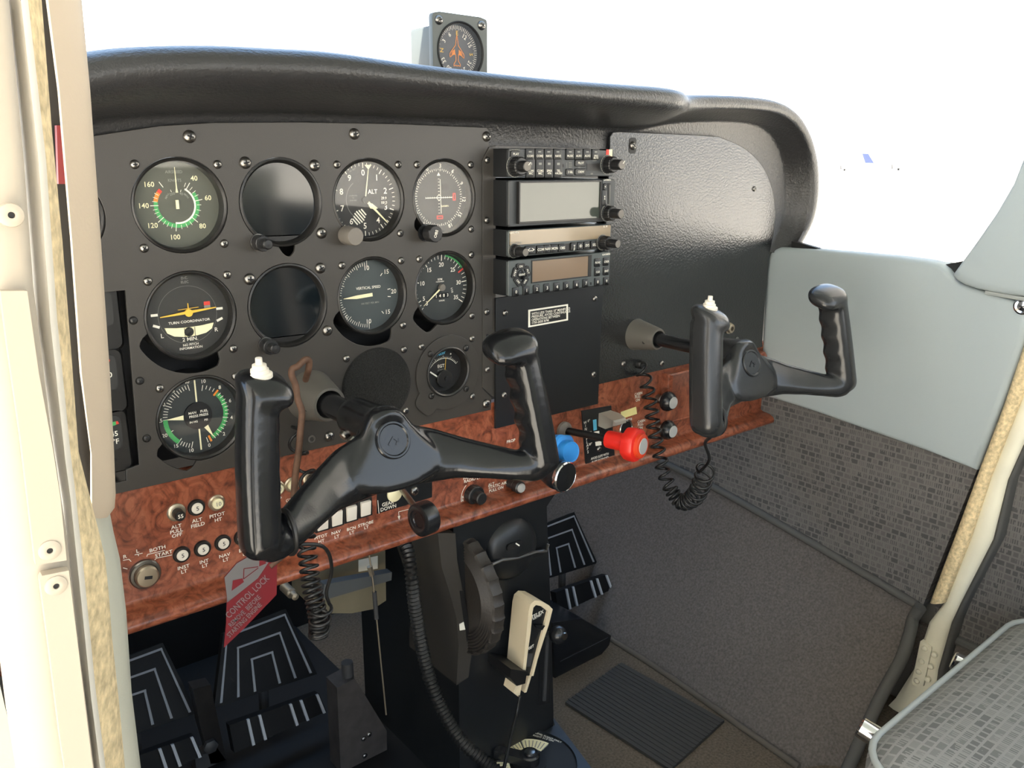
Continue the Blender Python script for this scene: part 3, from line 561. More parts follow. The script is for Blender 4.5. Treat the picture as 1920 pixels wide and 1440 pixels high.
def rknob(t, F, x, y, r1, l1, r2, l2, name='knob', ridge=22, mark=False, cap=None):
    u, v = F.uv(x, y); w = F.w; mb = MB(); md = lambda a, q, z: 1 + .03 * math.cos(ridge * a) if q > r2 * .8 else 1
    mb.lathe([(r1 * 1.12, w), (r1 * 1.12, w + .0016), (r1, w + .002), (r1 * .98, w + l1 * .9), (r1 * .86, w + l1)], M['knobdark'], (u, v), 44, mod=md)
    mb.lathe([(r1 * 1.2, w + .0001), (r1 * 1.2, w + .0006), (r1 * 1.1, w + .0006)], M['grey'], (u, v), 36)
    if r2: mb.lathe([(r2, w + l1), (r2 * .97, w + l1 + l2 * .93), (r2 * .85, w + l1 + l2), (0, w + l1 + l2)], cap or M['knobdark'], (u, v), 32, mod=lambda a, q, z: 1 + .025 * math.cos(16 * a) if q > r2 * .9 else 1)
    if r2: mb.lathe([(r2 * .84, w + l1 + l2 + .0001), (0, w + l1 + l2 + .0001)], M['knobgrey'], (u, v), 24)
    if mark: mb.line((u + r2 * .2, v + r2 * .2), (u + r2 * .75, v + r2 * .75), .0008, w + l1 + l2 + .0003, M['white'])
    return mb.build(name, t)
Z1a, Z1b = RXZ(953, 277)[1], RXZ(953, 333.5)[1]
Z2a, Z2b = RXZ(953, 337)[1], RXZ(953, 427)[1]
Z3a, Z3b = RXZ(952, 431)[1], RXZ(952, 484)[1]
Z4a, Z4b = RXZ(953, 488)[1], RXZ(954, 557.5)[1]
zz5 = lambda a, b: (900 + a / 5.647, 220 + b / 5.647)
zz6 = lambda a, b: (900 + a / 5.538, 420 + b / 5.538)
# audio panel
t = radio('audio_panel', 'slim audio panel with two rows of small black buttons, topmost of the radio stack', Z1a, Z1b, M['radio'])
loc = (RC, YR, Z1b)
mk = MB(); F = Face(mk, loc, YR)
for x, s in ((522, 'COM1'), (622, 'COM2'), (718, 'NAV1'), (815, 'NAV2'), (945, 'MUSIC'), (1035, 'AUX1'), (1127, 'AUX2'), (1217, 'SPKR/MUTE')): button(t, F, *zz5(x, 392), .0118, .0122, s, .0024 if '/' not in s else .0021, light=True, ty=-.0018)
for x, s in ((527, 'COM1/MIC'), (627, 'COM2/MIC'), (722, 'SPKR/+PA'), (820, 'TEL/+HUSH')): button(t, F, *zz5(x, 537), .0118, .0205, s, .0024, light=True, ty=-.0030)
for x, y, s, w_ in ((368, 390, 'PLAY', .0125), (1057, 485, 'PILOT', .0165), (1057, 577, 'CREW', .0165), (945, 580, '2 SEL', .0115)): button(t, F, *zz5(x, y), w_, .0072, s, .0024)
rknob(t, F, *zz5(368, 517), .0098, .012, .0058, .009, mark=True); rknob(t, F, *zz5(1345, 500), .0092, .012, .0058, .012, mark=True)
F.text('GARMIN', *zz5(362, 347), .0021, M['grey'], wide=1.2); F.text('PILOT', *zz5(368, 617), .0017, M['grey']); F.text('CREW', *zz5(1210, 457), .0017, M['grey']); F.text('PUSH VOL', *zz5(1340, 600), .0015, M['grey'])
F.text('VOL', *zz5(1275, 510), .0017, M['grey'], 90)
for y in (483, 506, 528): F.text('MKR', *zz5(955, y), .0016, M['grey'])
F.line(zz5(915, 480), zz5(915, 535), .0003, M['grey']); F.text('ICS', *zz5(1050, 530), .0016, M['grey'])
F.poly([zz5(1335, 340), zz5(1365, 340), zz5(1365, 425), zz5(1330, 425)], M['red']); F.poly([zz5(1365, 340), zz5(1400, 340), zz5(1398, 425), zz5(1365, 425)], M['cream'])
F.poly([zz5(1130, 492), zz5(1265, 487), zz5(1262, 565), zz5(1130, 568)], M['bezel'], .0005); F.poly([zz5(870, 497), zz5(886, 497), zz5(886, 527), zz5(870, 527)], M['dark'])
F.text('∞', *zz5(1182, 597), .003, M['grey'])
mk.build('lettering', t)
# screen navigator
t = radio('screen_navigator', 'radio with a large blank grey green screen, second of the radio stack', Z2a, Z2b, M['radio'])
loc = (RC, YR, Z2b); mk = MB(); F = Face(mk, loc, YR); a, b_, c, d = F.uv(*zz5(397, 692)), F.uv(*zz5(1253, 677)), F.uv(*zz5(1250, 1088)), F.uv(*zz5(402, 1110))
sx0, sx1, sz0, sz1 = a[0], b_[0], d[1], a[1]
s_ = MB(); s_.flat([(sx0, sz0), (sx1, sz0), (sx1, sz1), (sx0, sz1)], .0032, M['lcd']); s_.build('screen', t)
s_ = MB(); plate(s_, [(sx0 - .0012, sz0 - .0012), (sx1 + .001, sz0 - .0012), (sx1 + .001, sz1 + .001), (sx0 - .0012, sz1 + .001)], [[(sx0, sz0), (sx1, sz0), (sx1, sz1), (sx0, sz1)]], 0, .0048, M['bezel'], .0003); s_.build('screen_frame', t)
u0, u1 = sx1 + .003, RWID / 2 - .0002; h2 = Z2a - Z2b
s_ = MB(); s_.loft([[(p[0], p[1], w) for p in rrect((u0 + u1) / 2, h2 / 2 + .002, u1 - u0 - k, h2 - .006 - k, .002)] for k, w in ((0, -.001), (0, .003), (.001, .0038))], M['radio']); s_.build('control_strip', t)
F2 = Face(mk, loc, YR - .004)
F2.text('GARMIN', *zz5(1345, 664), .0019, M['white'], wide=1.2); F2.poly([zz5(1348, 695), zz5(1378, 693), zz5(1378, 930), zz5(1352, 932)], M['dark'])
F2.poly([zz5(1278, 695), zz5(1292, 695), zz5(1292, 720), zz5(1278, 720)], M['dark']); F2.line(zz5(1372, 715), zz5(1370, 920), .0010, M['grey'], .0006); mk.build('lettering', t)
button(t, F2, *zz5(1316, 735), .0038, .0075, '<', .0030, m=M['button']); button(t, F2, *zz5(1308, 855), .0085, .0175, 'v/^', .0032, ty=.002); rknob(t, F2, *zz5(1345, 1012), .0085, .010, .0056, .013)
# comm radio
t = radio('nav_comm_radio', 'slim radio with a wide tan window above square keys, third of the radio stack', Z3a, Z3b, M['radiolight'])
loc = (RC, YR, Z3b); mk = MB(); F = Face(mk, loc, YR); a, b_ = F.uv(*zz6(303, 75)), F.uv(*zz6(303, 222)); h3 = Z3a - Z3b
s_ = MB(); s_.prism(rrect(-.0005, (a[1] + b_[1]) / 2, RWID - .004, a[1] - b_[1], .001), 0, .0012, M['lcdtan']); s_.build('window', t)
s_ = MB(); s_.prism(rrect(.0, h3 * .21, RWID - .008, h3 * .29, .003), 0, .0006, M['bezel']); s_.build('key_recess', t)
F2 = Face(mk, loc, YR - .0012)
F2.text('GARMIN', *zz6(352, 90), .0021, M['white'], wide=1.15); F2.text('PULL 25K/SQ', *zz6(372, 195), .0020, M['grey']); F2.text('SL 30', *zz6(1300, 25), .0022, M['white']); F2.text('VOL', *zz6(318, 243), .0016, M['grey']); mk.build('lettering', t)
for x, y, s, w_ in ((518, 270, '<->', .0148), (620, 265, 'COM', .0098), (693, 258, 'NAV', .0098), (765, 253, 'MON', .0098), (845, 248, 'OBS', .0098), (968, 233, 'T/F', .0090), (1035, 228, 'ID', .0090), (1103, 222, 'SYS', .0090), (1175, 215, 'SEL', .0090)): button(t, F2, *zz6(x, y), w_, .0092, s, .0030 if s != '<->' else .0050)
rknob(t, F2, *zz6(352, 278), .0066, .008, .0048, .012); rknob(t, F2, *zz6(1268, 190), .0078, .012, .0050, .014)
# transponder
t = radio('transponder', 'grey transponder with tan display and numbered keys, lowest of the radio stack', Z4a, Z4b, M['radiolight'])
loc = (RC, YR, Z4b); mk = MB(); F = Face(mk, loc, YR)
a, b_, c = F.uv(*zz6(540, 385)), F.uv(*zz6(1155, 330)), F.uv(*zz6(545, 605))
s_ = MB(); plate(s_, [(a[0] - .0008, c[1] - .0008), (b_[0], c[1] - .0008), (b_[0], a[1] + .0008), (a[0] - .0008, a[1] + .0008)], [[(a[0], c[1]), (b_[0] - .005, c[1]), (b_[0] - .005, a[1]), (a[0], a[1])]], -.001, .0008, M['bezel'], .0003); s_.build('display_frame', t)
s_ = MB(); s_.flat([(a[0], c[1]), (b_[0] - .004, c[1]), (b_[0] - .004, a[1]), (a[0], a[1])], .0003, M['amber']); s_.build('display', t)
for i, (x, y) in enumerate(((365, 705), (473, 690), (580, 675), (687, 663), (790, 652), (892, 641), (993, 628), (1090, 615))): button(t, F, *zz6(x, y), .0092, .0100, str(i), .0036)
for x, y, s in ((1213, 400, 'FUNC'), (1302, 390, 'CRSR'), (1212, 497, 'CLR'), (1302, 488, 'ENT'), (1212, 600, '8'), (1303, 592, '9')): button(t, F, *zz6(x, y), .0092, .0100, s, .0025 if len(s) > 1 else .0034)
button(t, F, *zz6(427, 525), .0110, .0110, 'IDENT', .0022, r=.0054)
for x, y, s, a_ in ((415, 440, 'ON', 0), (487, 490, 'ALT', -70), (460, 597, 'VFR', 50), (385, 597, 'OFF', -50), (355, 507, 'STBY', 70)):
    u, v = F.uv(*zz6(x, y)); s_ = MB(); q = [(p[0] * math.cos(R(a_)) - p[1] * math.sin(R(a_)) + u, p[0] * math.sin(R(a_)) + p[1] * math.cos(R(a_)) + v) for p in rrect(0, 0, .0120, .0066, .002)]
    s_.prism(q, -.001, .0016, M['button']); s_.text(s, u, v, .0024, .0018, M['white'], a_); s_.build('button', t)
F.text('GARMIN', *zz6(1308, 316), .0021, M['white'], wide=1.2); F.poly([zz6(1140, 605), zz6(1157, 605), zz6(1157, 632), zz6(1140, 632)], M['dark']); mk.build('lettering', t)
# slotted sides of the tray
# ================================================================== WOOD LOWER PANEL
Lw = (.34, 0, .375)
wood = thing('wood_lower_panel', 'burl wood look lower dashboard panel with a rounded bottom lip and white lettering', 'dashboard trim', Lw)
prof = [(.012, .514), (.0015, .514), (.0015, .4030), (.0004, .4008), (-.0035, .3992), (-.010, .3984), (-.017, .3972), (-.0220, .3945), (-.0245, .3912), (-.0248, .3880), (-.0228, .3848), (-.0175, .3825), (-.006, .3818), (.010, .384), (.012, .39)]
mb = MB(); mb.loft([[(x - Lw[0], z - Lw[2], -y) for y, z in prof] for x in (-.195, -.05, .1, .25, .4, .55, .7, .85, .886)], M['wood']); mb.build('wood_sheet', wood, smooth=50)
# glovebox door, raised
mb = MB(); q = [(.637, .502), (.868, .502), (.874, .496), (.874, .428), (.637, .428)]; cx, cz = .7555, .465
mb.loft([[(cx + (p[0] - cx) * k - Lw[0], cz + (p[1] - cz) * k - Lw[2], w) for p in q] for k, w in ((1, -.002), (1, .007), (.985, .010), (.93, .0115), (.91, .010))], M['wood']); o = mb.build('map_box_door', wood)
mk = MB(); F = Face(mk, Lw, .0008)
z7 = lambda a, b: (200 + a / 3.6, 820 + b / 3.6); z8 = lambda a, b: (560 + a / 3.6, 680 + b / 3.6); zR = lambda a, b: (980 + a / 4.174, 680 + b / 4.174); zg = lambda a, b: (540 + a / 4.5, 760 + b / 4.5)
S = .0034
for s, x, y in (('ALT', 470, 602), ('PULL', 470, 633), ('OFF', 474, 661), ('ALT', 610, 560), ('FIELD', 615, 592), ('PITOT', 745, 525), ('HT', 752, 556), ('INST', 518, 876), ('LT', 522, 906), ('INT', 657, 838), ('LT', 663, 866), ('NAV', 795, 797), ('LT', 803, 826), ('BCN', 928, 758), ('LT', 936, 786), ('BOTH', 343, 752), ('START', 385, 785), ('L', 208, 768), ('R', 122, 806)):
    F.text(s, *z7(x, y), S, M['white'], wide=1.1)
mk.build('breaker_lettering', wood); mk = MB(); F = Face(mk, Lw, .0008); F.text('FLAP', *z7(1145, 420), S, M['white'], wide=1.1); F.text('GEAR', *z7(1250, 420), S, M['white'], wide=1.1); mk.build('flap_gear_lettering', wood); mk = MB(); F = Face(mk, Lw, .0008)
for pts in (((188, 793), (242, 781)), ((275, 790), (392, 762)), ((275, 790), (270, 805)), ((335, 815), (440, 793)), ((335, 815), (322, 828)), ((110, 830), (150, 822)), ((150, 822), (165, 838)), ((110, 880), (140, 888)), ((212, 790), (215, 800))): F.line(z7(*pts[0]), z7(*pts[1]), .0006, M['white'])
mk.build('key_switch_lines', wood); mk = MB(); F = Face(mk, Lw, .0008)
for s, x, y in (('PITOT', 276, 1108), ('HT', 280, 1146), ('NAV', 404, 1072), ('LT', 411, 1108), ('BCN', 533, 1040), ('LT', 537, 1074), ('STROBE', 655, 1000), ('LT', 660, 1030)): F.text(s, *zg(x, y), S, M['white'], wide=1.1)
mk.build('switch_lettering', wood); mk = MB(); F = Face(mk, Lw, .0008)
F.line(zg(1035, 872), zg(932, 898), .0006, M['white']); F.line(zg(932, 898), zg(936, 945), .0006, M['white']); F.poly([zg(924, 935), zg(946, 930), zg(937, 968)], M['white'])
mk.build('gear_arrow', wood); mk = MB(); F = Face(mk, Lw, .0008)
for s, x, y, al in (('PANEL LT', 1165, 768, 'CENTER'), ('RADIO LT', 1172, 788, 'CENTER'), ('ALT', 1278, 828, 'LEFT'), ('STATIC AIR', 1280, 845, 'LEFT'), ('PULL ON', 1283, 869, 'LEFT'), ('PROP', 1432, 529, 'CENTER')): F.text(s, *z8(x, y), .0037, M['white'], al=al, wide=1.05)
u, v = F.uv(*z8(1192, 893)); mk.arc(.0205, .0212, 215, 320, F.w + .0003, M['white'], (u, v)); mk.text('B', u - .0185, v + .002, .003, F.w + .0003, M['white']); mk.text('R', u - .0185, v - .002, .003, F.w + .0003, M['white']); mk.text('T', u - .0175, v - .006, .003, F.w + .0003, M['white'])
mk.build('knob_lettering', wood); mk = MB(); F = Face(mk, Lw, .0008)
for s, x, y in (('CABIN', 905, 243), ('PULL', 900, 267), ('ON', 900, 293), ('CABIN', 928, 458), ('PULL', 922, 484), ('ON', 922, 511), ('LIGHTER', 815, 452)): F.text(s, *zR(x, y), .0038, M['white'], wide=1.0)
mk.build('cabin_lettering', wood)
mb = MB(); F1 = Face(mb, Lw, .0008); F1.poly([zR(765, 385), zR(886, 343), zR(893, 400), zR(770, 440)], M['warnyellow'], .0005); mb.build('yellow_label', wood, label='blank pale yellow label strip')
# circuit breakers
def on_wood(x, y): u, v = XZ(x, y, .0015); return (u, .0015, v)
def breaker(x, y, label, txt, kind):
    t = thing('circuit_breaker', label, 'circuit breaker', on_wood(x, y), 'circuit breakers')
    mb = MB()
    if kind == 'nut':
        mb.lathe([(.0080, 0), (.0080, .0016), (.0072, .0028), (.0060, .0030)], M['bezel'], seg=28); mb.build('collar', t)
        mb = MB(); mb.lathe([(.0052, .001), (.0052, .0040), (.0045, .0046), (0, .0046)], M['white_paint'], seg=24); mb.text(txt, 0, 0, .0040, .0048, M['dark']); mb.build('button', t)
    elif kind == 'ring':
        mb.lathe([(.0084, 0), (.0084, .0018), (.0072, .0028), (.0058, .0030)], M['brass'], seg=28); mb.build('collar', t)
        mb = MB(); mb.lathe([(.0050, .001), (.0048, .012), (.0042, .0128), (0, .0128)], M['bezel'], seg=24); mb.text(txt, 0, 0, .0036, .0130, M['white']); mb.build('button', t)
    elif kind == 'pale':
        mb.lathe([(.0078, 0), (.0078, .0018), (.0066, .0030), (.0050, .0030)], M['brass'], seg=28); mb.build('collar', t)
        mb = MB(); mb.lathe([(.0050, .001), (.0050, .0052), (.0042, .0058), (0, .0058)], M['cream'], seg=24); mb.text(txt, 0, 0, .0040, .0060, M['grey']); mb.build('button', t)
    return t
breaker(330, 960, 'pulled circuit breaker with a black 55 button in a brass collar', '55', 'ring')
breaker(367.5, 951, 'white 5 circuit breaker in a thick black collar above ALT FIELD', '5', 'nut')
breaker(405.5, 942, 'cream 10 circuit breaker in a brass collar above PITOT HT', '10', 'pale')
breaker(340, 1039, 'white 5 circuit breaker above INST LT beside the key switch', '5', 'nut')
breaker(379, 1028, 'white 5 circuit breaker above INT LT', '5', 'nut')
breaker(417, 1017, 'white 5 circuit breaker above NAV LT, left of the yoke grip', '5', 'nut')
breaker(453, 1007, 'white 10 circuit breaker above BCN LT, partly behind the yoke grip', '10', 'nut')
breaker(519, 915, 'cream circuit breaker above FLAP, right of the yoke grip', '10', 'pale')
breaker(546, 908, 'cream circuit breaker behind the rusty control lock rod', '5', 'pale')
breaker(581, 896, 'circuit breaker with a plain dark button in a pale ring, right of the rusty rod', '', 'ring')
breaker(614, 891, 'all black circuit breaker just above the left yoke arm', '', 'nut')
# key switch
t = thing('ignition_switch', 'round silver ignition key switch with a key slot, lower left of the wood panel', 'key switch', on_wood(271, 1075))
mb = MB(); mb.lathe([(.0138, 0), (.0138, .003), (.0128, .0042), (.0108, .0044), (.0104, .0034)], M['steel'], seg=40); mb.build('bezel_ring', t)
mb = MB(); mb.lathe([(.0104, .002), (.0100, .0085), (.0088, .0100), (.0045, .0104), (0, .0104)], M['brass'], seg=36); mb.build('cylinder', t)
mb = MB(); mb.box((.0005, 0, .0103), (.0066, .0030, .0006), M['dark'], T=Matrix.Rotation(R(-12), 4, 'Z')); mb.build('key_slot', t)
# rocker switches
for x, y, s in ((602, 976, 'white rocker switch above PITOT HT, behind the yoke arm'), (629, 968, 'white rocker switch above NAV LT, half behind the yoke arm'), (656, 959, 'white rocker switch above BCN LT'), (682.5, 950, 'white rocker switch above STROBE LT'), (646, 866, 'white rocker switch above the left yoke arm, near the column')):
    t = thing('rocker_switch', s, 'switch', on_wood(x, y), 'white rocker switches')
    mb = MB(); plate(mb, rrect(0, 0, .0160, .0215, .0008), [rrect(0, .0, .0120, .0178, .0005)], 0, .003, M['bezel'], .0004); mb.build('frame', t)
    mb = MB(); mb.prism([(-.006, -.0088), (.006, -.0088), (.006, .0088), (-.006, .0088)], .0003, .0012, M['dark']); mb.box((0, -.0005, .0030), (.0118, .0166, .0040), M['white_paint'], .0008, T=Matrix.Rotation(R(8), 4, 'X')); mb.build('rocker', t)
# landing gear selector
Lg = on_wood(757, 936)
t = thing('gear_lever', 'landing gear lever with a black wheel shaped knob on a black GEAR DOWN plate', 'lever', Lg)
mb = MB(); F = Face(mb, Lg, .0005); q = [F.uv(*zg(752, 915)), F.uv(*zg(1215, 775)), F.uv(*zg(1215, 560)), F.uv(*zg(752, 700))]; mb.prism(q, .0002, .0012, M['black']); F.line(zg(756, 800), zg(766, 912), .0007, M['white'], .0004); F.text('GEAR', *zg(840, 828), .0042, M['white'], dw=.0006, wide=1.0); F.text('DOWN', *zg(845, 864), .0042, M['white'], dw=.0006, wide=1.0)
F.text('GEAR', *zg(860, 655), .0042, M['white'], dw=.0006, wide=1.0); F.text('UP', *zg(865, 690), .0042, M['white'], dw=.0006, wide=1.0); mb.build('name_plate', t)
mb = MB(); u, v = F.uv(*zg(895, 745)); mb.lathe([(.009, .0012), (.009, .0030), (.0075, .004), (0, .0042)], M['cream'], (u, v), 28); mb.build('gear_light', t)
u, v = F.uv(*zg(1065, 722)); screw(t, u, v, .0012, SCREWBIG)
kx, kz = P(795, 972, Y=-.052).x - Lg[0], P(795, 972, Y=-.052).z - Lg[2]
bx, bz = P(752, 915, Y=.0).x - Lg[0], P(752, 915, Y=.0).z - Lg[2]
mb = MB(); mb.tube([(bx, bz, .001), (kx - .002, kz + .004, .050)], .0034, M['steel'], 14); mb.build('lever_arm', t)
mb = MB(); ax = Vector((1, 0, -.12)).normalized(); o_ = Vector((kx, kz, .0535)) - ax * .0095
mb.lathe([(.0, .0022), (.0075, .0022), (.0082, .0012), (.0108, .0008), (.0118, 0), (.0150, 0), (.0176, .0016), (.0180, .004), (.0180, .015), (.0176, .0174), (.0150, .019), (.0105, .019), (0, .018)], M['plastic'], seg=48, axis=(o_, ax)); mb.build('wheel_knob', t)
# panel light dimmer, static air knob
t = thing('dimmer_knob', 'black two stage dimmer knob under RADIO LT on the wood panel', 'knob', on_wood(885, 926))
mb = MB(); mb.lathe([(.0118, 0), (.0118, .009), (.0108, .0102), (.0076, .0102), (.0074, .019), (.0064, .0202), (0, .0202)], M['knobdark'], seg=44, mod=lambda a, q, w: 1 + .025 * math.cos(18 * a)); mb.build('knob', t)
t = thing('static_air_knob', 'small black pull knob with a silver tip right of ALT STATIC AIR', 'knob', on_wood(956, 905))
mb = MB(); mb.lathe([(.0062, 0), (.0062, .010), (.0078, .012), (.0078, .020), (.0060, .0215)], M['knobdark'], seg=30); mb.build('knob', t)
mb = MB(); mb.lathe([(.0058, .0214), (.0054, .0232), (0, .0236)], M['brushed'], seg=26); mb.build('silver_tip', t)
# flap control
Lf = on_wood(1121, 816)
t = thing('flap_lever', 'black wing flaps plate with a grey beige flap lever and white marks', 'lever', Lf)
mb = MB(); F = Face(mb, Lf, .0010); q = [F.uv(*zR(490, 798)), F.uv(*zR(718, 745)), F.uv(*zR(690, 335)), F.uv(*zR(458, 376))]; mb.prism(q, .0, .0014, M['black']); F = Face(mb, Lf, .0)
for i, ch in enumerate('WING FLAPS'): F.text(ch, *zR(488 + i * 2.4, 470 + i * 25.5), .0038, M['white'])
for s, x, y in (('0°', 517, 455), ('10°', 524, 548), ('20°', 530, 580), ('30°', 528, 638)): F.text(s, *zR(x, y), .0034, M['white'])
F.text('AVOID SLIPS WITH', *zR(603, 733), .0033, M['white'], wide=.85); F.text('FLAPS EXTENDED', *zR(606, 760), .0033, M['white'], wide=.85)
F.poly([zR(548, 448), zR(576, 442), zR(580, 525), zR(553, 532)], M['cyan']); F.poly([zR(557, 540), zR(598, 533), zR(600, 560), zR(560, 567)], M['white']); F.poly([zR(566, 620), zR(614, 612), zR(616, 645), zR(570, 652)], M['white'])
F.poly([zR(608, 480), zR(685, 462), zR(702, 590), zR(625, 600)], M['dark']); mb.build('plate', t)
u, v = F.uv(*zR(597, 675)); screw(t, u, v, .0014, SCREW)
mb = MB(); d0 = P(*zR(640, 440), Y=0); q0 = (d0.x - Lf[0], d0.z - Lf[2]); p1 = P(*zR(770, 465), Y=-.045); q1 = (p1.x - Lf[0], p1.z - Lf[2])
mb.loft([[(q0[0] - .011, q0[1] + .010, .0), (q0[0] + .011, q0[1] + .010, .0), (q0[0] + .011, q0[1] - .008, .0), (q0[0] - .011, q0[1] - .008, .0)],
         [(q0[0] - .0125, q0[1] + .009, .016), (q0[0] + .013, q0[1] + .009, .016), (q0[0] + .013, q0[1] - .008, .016), (q0[0] - .0125, q0[1] - .008, .016)],
         [(q1[0] - .011, q1[1] + .003, .043), (q1[0] + .011, q1[1] + .003, .043), (q1[0] + .011, q1[1] - .004, .043), (q1[0] - .011, q1[1] - .004, .043)],
         [(q1[0] - .010, q1[1] + .001, .046), (q1[0] + .010, q1[1] + .001, .046), (q1[0] + .010, q1[1] - .003, .046), (q1[0] - .010, q1[1] - .003, .046)]], M['paddle']); mb.build('lever_paddle', t, smooth=30)
# cigarette lighter socket
t = thing('lighter_socket', 'empty lighter socket with a bright ring behind the red knob', 'socket', on_wood(1173, 803))
mb = MB(); mb.lathe([(.0128, 0), (.0128, .0012), (.0118, .0022), (.0108, .0012), (.0105, -.0005)], M['steel'], seg=36, closed=True); mb.build('ring', t)
mb = MB(); mb.lathe([(.0107, .0004), (0, .0004)], M['dark'], seg=30); mb.build('hole', t)
# cabin heat and air knobs
for x, y, s in ((1233, 747, 'black cabin pull knob with a silver centre, upper of the pair beside the coiled cord'), (1233, 800, 'black cabin pull knob with a silver centre, lower of the pair beside the coiled cord')):
    t = thing('cabin_air_knob', s, 'knob', on_wood(x, y), 'cabin air pull knobs')
    mb = MB(); mb.lathe([(.006, 0), (.006, .008), (.0045, .010), (.0045, .016)], M['steel'], seg=24); mb.build('stem', t)
    mb = MB(); mb.lathe([(.0085, .012), (.0130, .0145), (.0142, .017), (.0140, .021), (.0105, .027), (.0085, .0285)], M['plastic'], seg=40); mb.build('knob', t)
    mb = MB(); mb.lathe([(.0086, .028), (.0082, .0292), (0, .0296)], M['brushed'], seg=30); mb.build('silver_centre', t)
# throttle, propeller and mixture controls
def along(x0, z0, px, py):
    """distance out from the panel at which a straight -Y rod from (x0,z0) passes nearest the pixel"""
    best = min(range(0, 2000), key=lambda i: (lambda d: (d - d.project(ray(px, py))).length)(Vector((x0, -i / 10000, z0)) - CAM)); return best / 10000
t = thing('throttle', 'large black throttle knob with a chrome rim on a silver rod, below the blue knob', 'control knob', (.367, 0, .4395))
wt = along(.367, .4395, 1062, 896)
q = P(1066, 897, Y=-.088); dx, dz = q.x - .367, q.z - .4395
mb = MB(); mb.tube([(0, 0, -.001), (dx * .6, dz * .6, .050)], .0042, M['steel'], 16); mb.build('rod', t)
ax = Vector((dx, dz, .088)).normalized(); mb = MB(); mb.lathe([(.0085, .046), (.0125, .049), (.0150, .058), (.0176, .066), (.0182, .072), (.0178, .080)], M['plastic'], seg=48, axis=((0, 0, 0), ax)); mb.build('knob', t)
mb = MB(); mb.lathe([(.0180, .079), (.0186, .0815), (.0184, .0840), (.0172, .0852), (.0166, .0846)], M['chrome'], seg=48, axis=((0, 0, 0), ax)); mb.build('chrome_rim', t)
mb = MB(); mb.lathe([(.0168, .0820), (.0166, .0852), (0, .0862)], M['plastic'], seg=48, axis=((0, 0, 0), ax)); mb.build('face', t)
Lp = (.404, 0, .447)
t = thing('propeller_control', 'bright blue propeller control knob peeking out beside the yoke grip', 'control knob', Lp)
q = P(1071, 848, Y=-.066); ax = Vector((q.x - Lp[0], q.z - Lp[2], .066)).normalized(); LL = Vector((q.x - Lp[0], q.z - Lp[2], .066)).length
mb = MB(); mb.tube([(0, 0, -.001), tuple(ax * (LL - .035))], .0045, M['steel'], 14); mb.build('rod', t)
mb = MB(); mb.lathe([(.008, LL - .042), (.013, LL - .040), (.0135, LL - .026), (.0185, LL - .023), (.0195, LL - .015), (.0175, LL - .012), (.0135, LL - .011)], M['blue'], seg=60, axis=((0, 0, 0), ax), mod=lambda a, r, w: 1 + .05 * math.cos(6 * a) if r > .0165 else 1); mb.build('knob', t)
mb = MB(); mb.lathe([(.0134, LL - .012), (.0134, LL - .002), (.0126, LL), (.0118, LL), (.0112, LL - .0006), (0, LL - .0006)], M['blue'], seg=44, axis=((0, 0, 0), ax)); mb.build('lock_button', t)
q = P(1056, 806, Y=0); Lm = (q.x, 0, q.z)
t = thing('mixture_control', 'red mixture control knob pulled out on a ribbed black shaft', 'control knob', Lm)
mb = MB(); mb.lathe([(.0112, 0), (.0112, .004), (.0085, .0075), (.0075, .010), (.0058, .010), (.0058, .002)], M['knobgrey'], seg=36); mb.build('nut', t)
E_ = P(1206, 837, Y=-.112); e = Vector((E_.x - Lm[0], E_.z - Lm[2], .112)); ax = e.normalized(); LL = e.length
mb = MB(); n = 60; mb.lathe([(.0044 + .0004 * (i % 2), .002 + (LL - .05) * i / n) for i in range(n + 1)], M['rubber'], seg=16, axis=((0, 0, 0), ax)); mb.build('shaft', t, smooth=60)
mb = MB(); mb.lathe([(.0055, LL - .050), (.0105, LL - .049), (.0110, LL - .046), (.0110, LL - .026), (.0145, LL - .024), (.0195, LL - .021), (.0205, LL - .016), (.0205, LL - .009), (.0190, LL - .006), (.0155, LL - .005)], M['redk'], seg=60, axis=((0, 0, 0), ax), mod=lambda a, r, w: 1 + .022 * math.cos(7 * a) if r > .018 else 1); mb.build('knob', t)
mb = MB(); mb.lathe([(.0152, LL - .006), (.0148, LL - .001), (.0130, LL), (.0100, LL)], M['redk2'], seg=44, axis=((0, 0, 0), ax)); mb.build('lock_ring', t)
mb = MB(); mb.lathe([(.0102, LL - .001), (.0098, LL + .0006), (0, LL + .0008)], M['brushed'], seg=36, axis=((0, 0, 0), ax)); mb.build('silver_button', t)
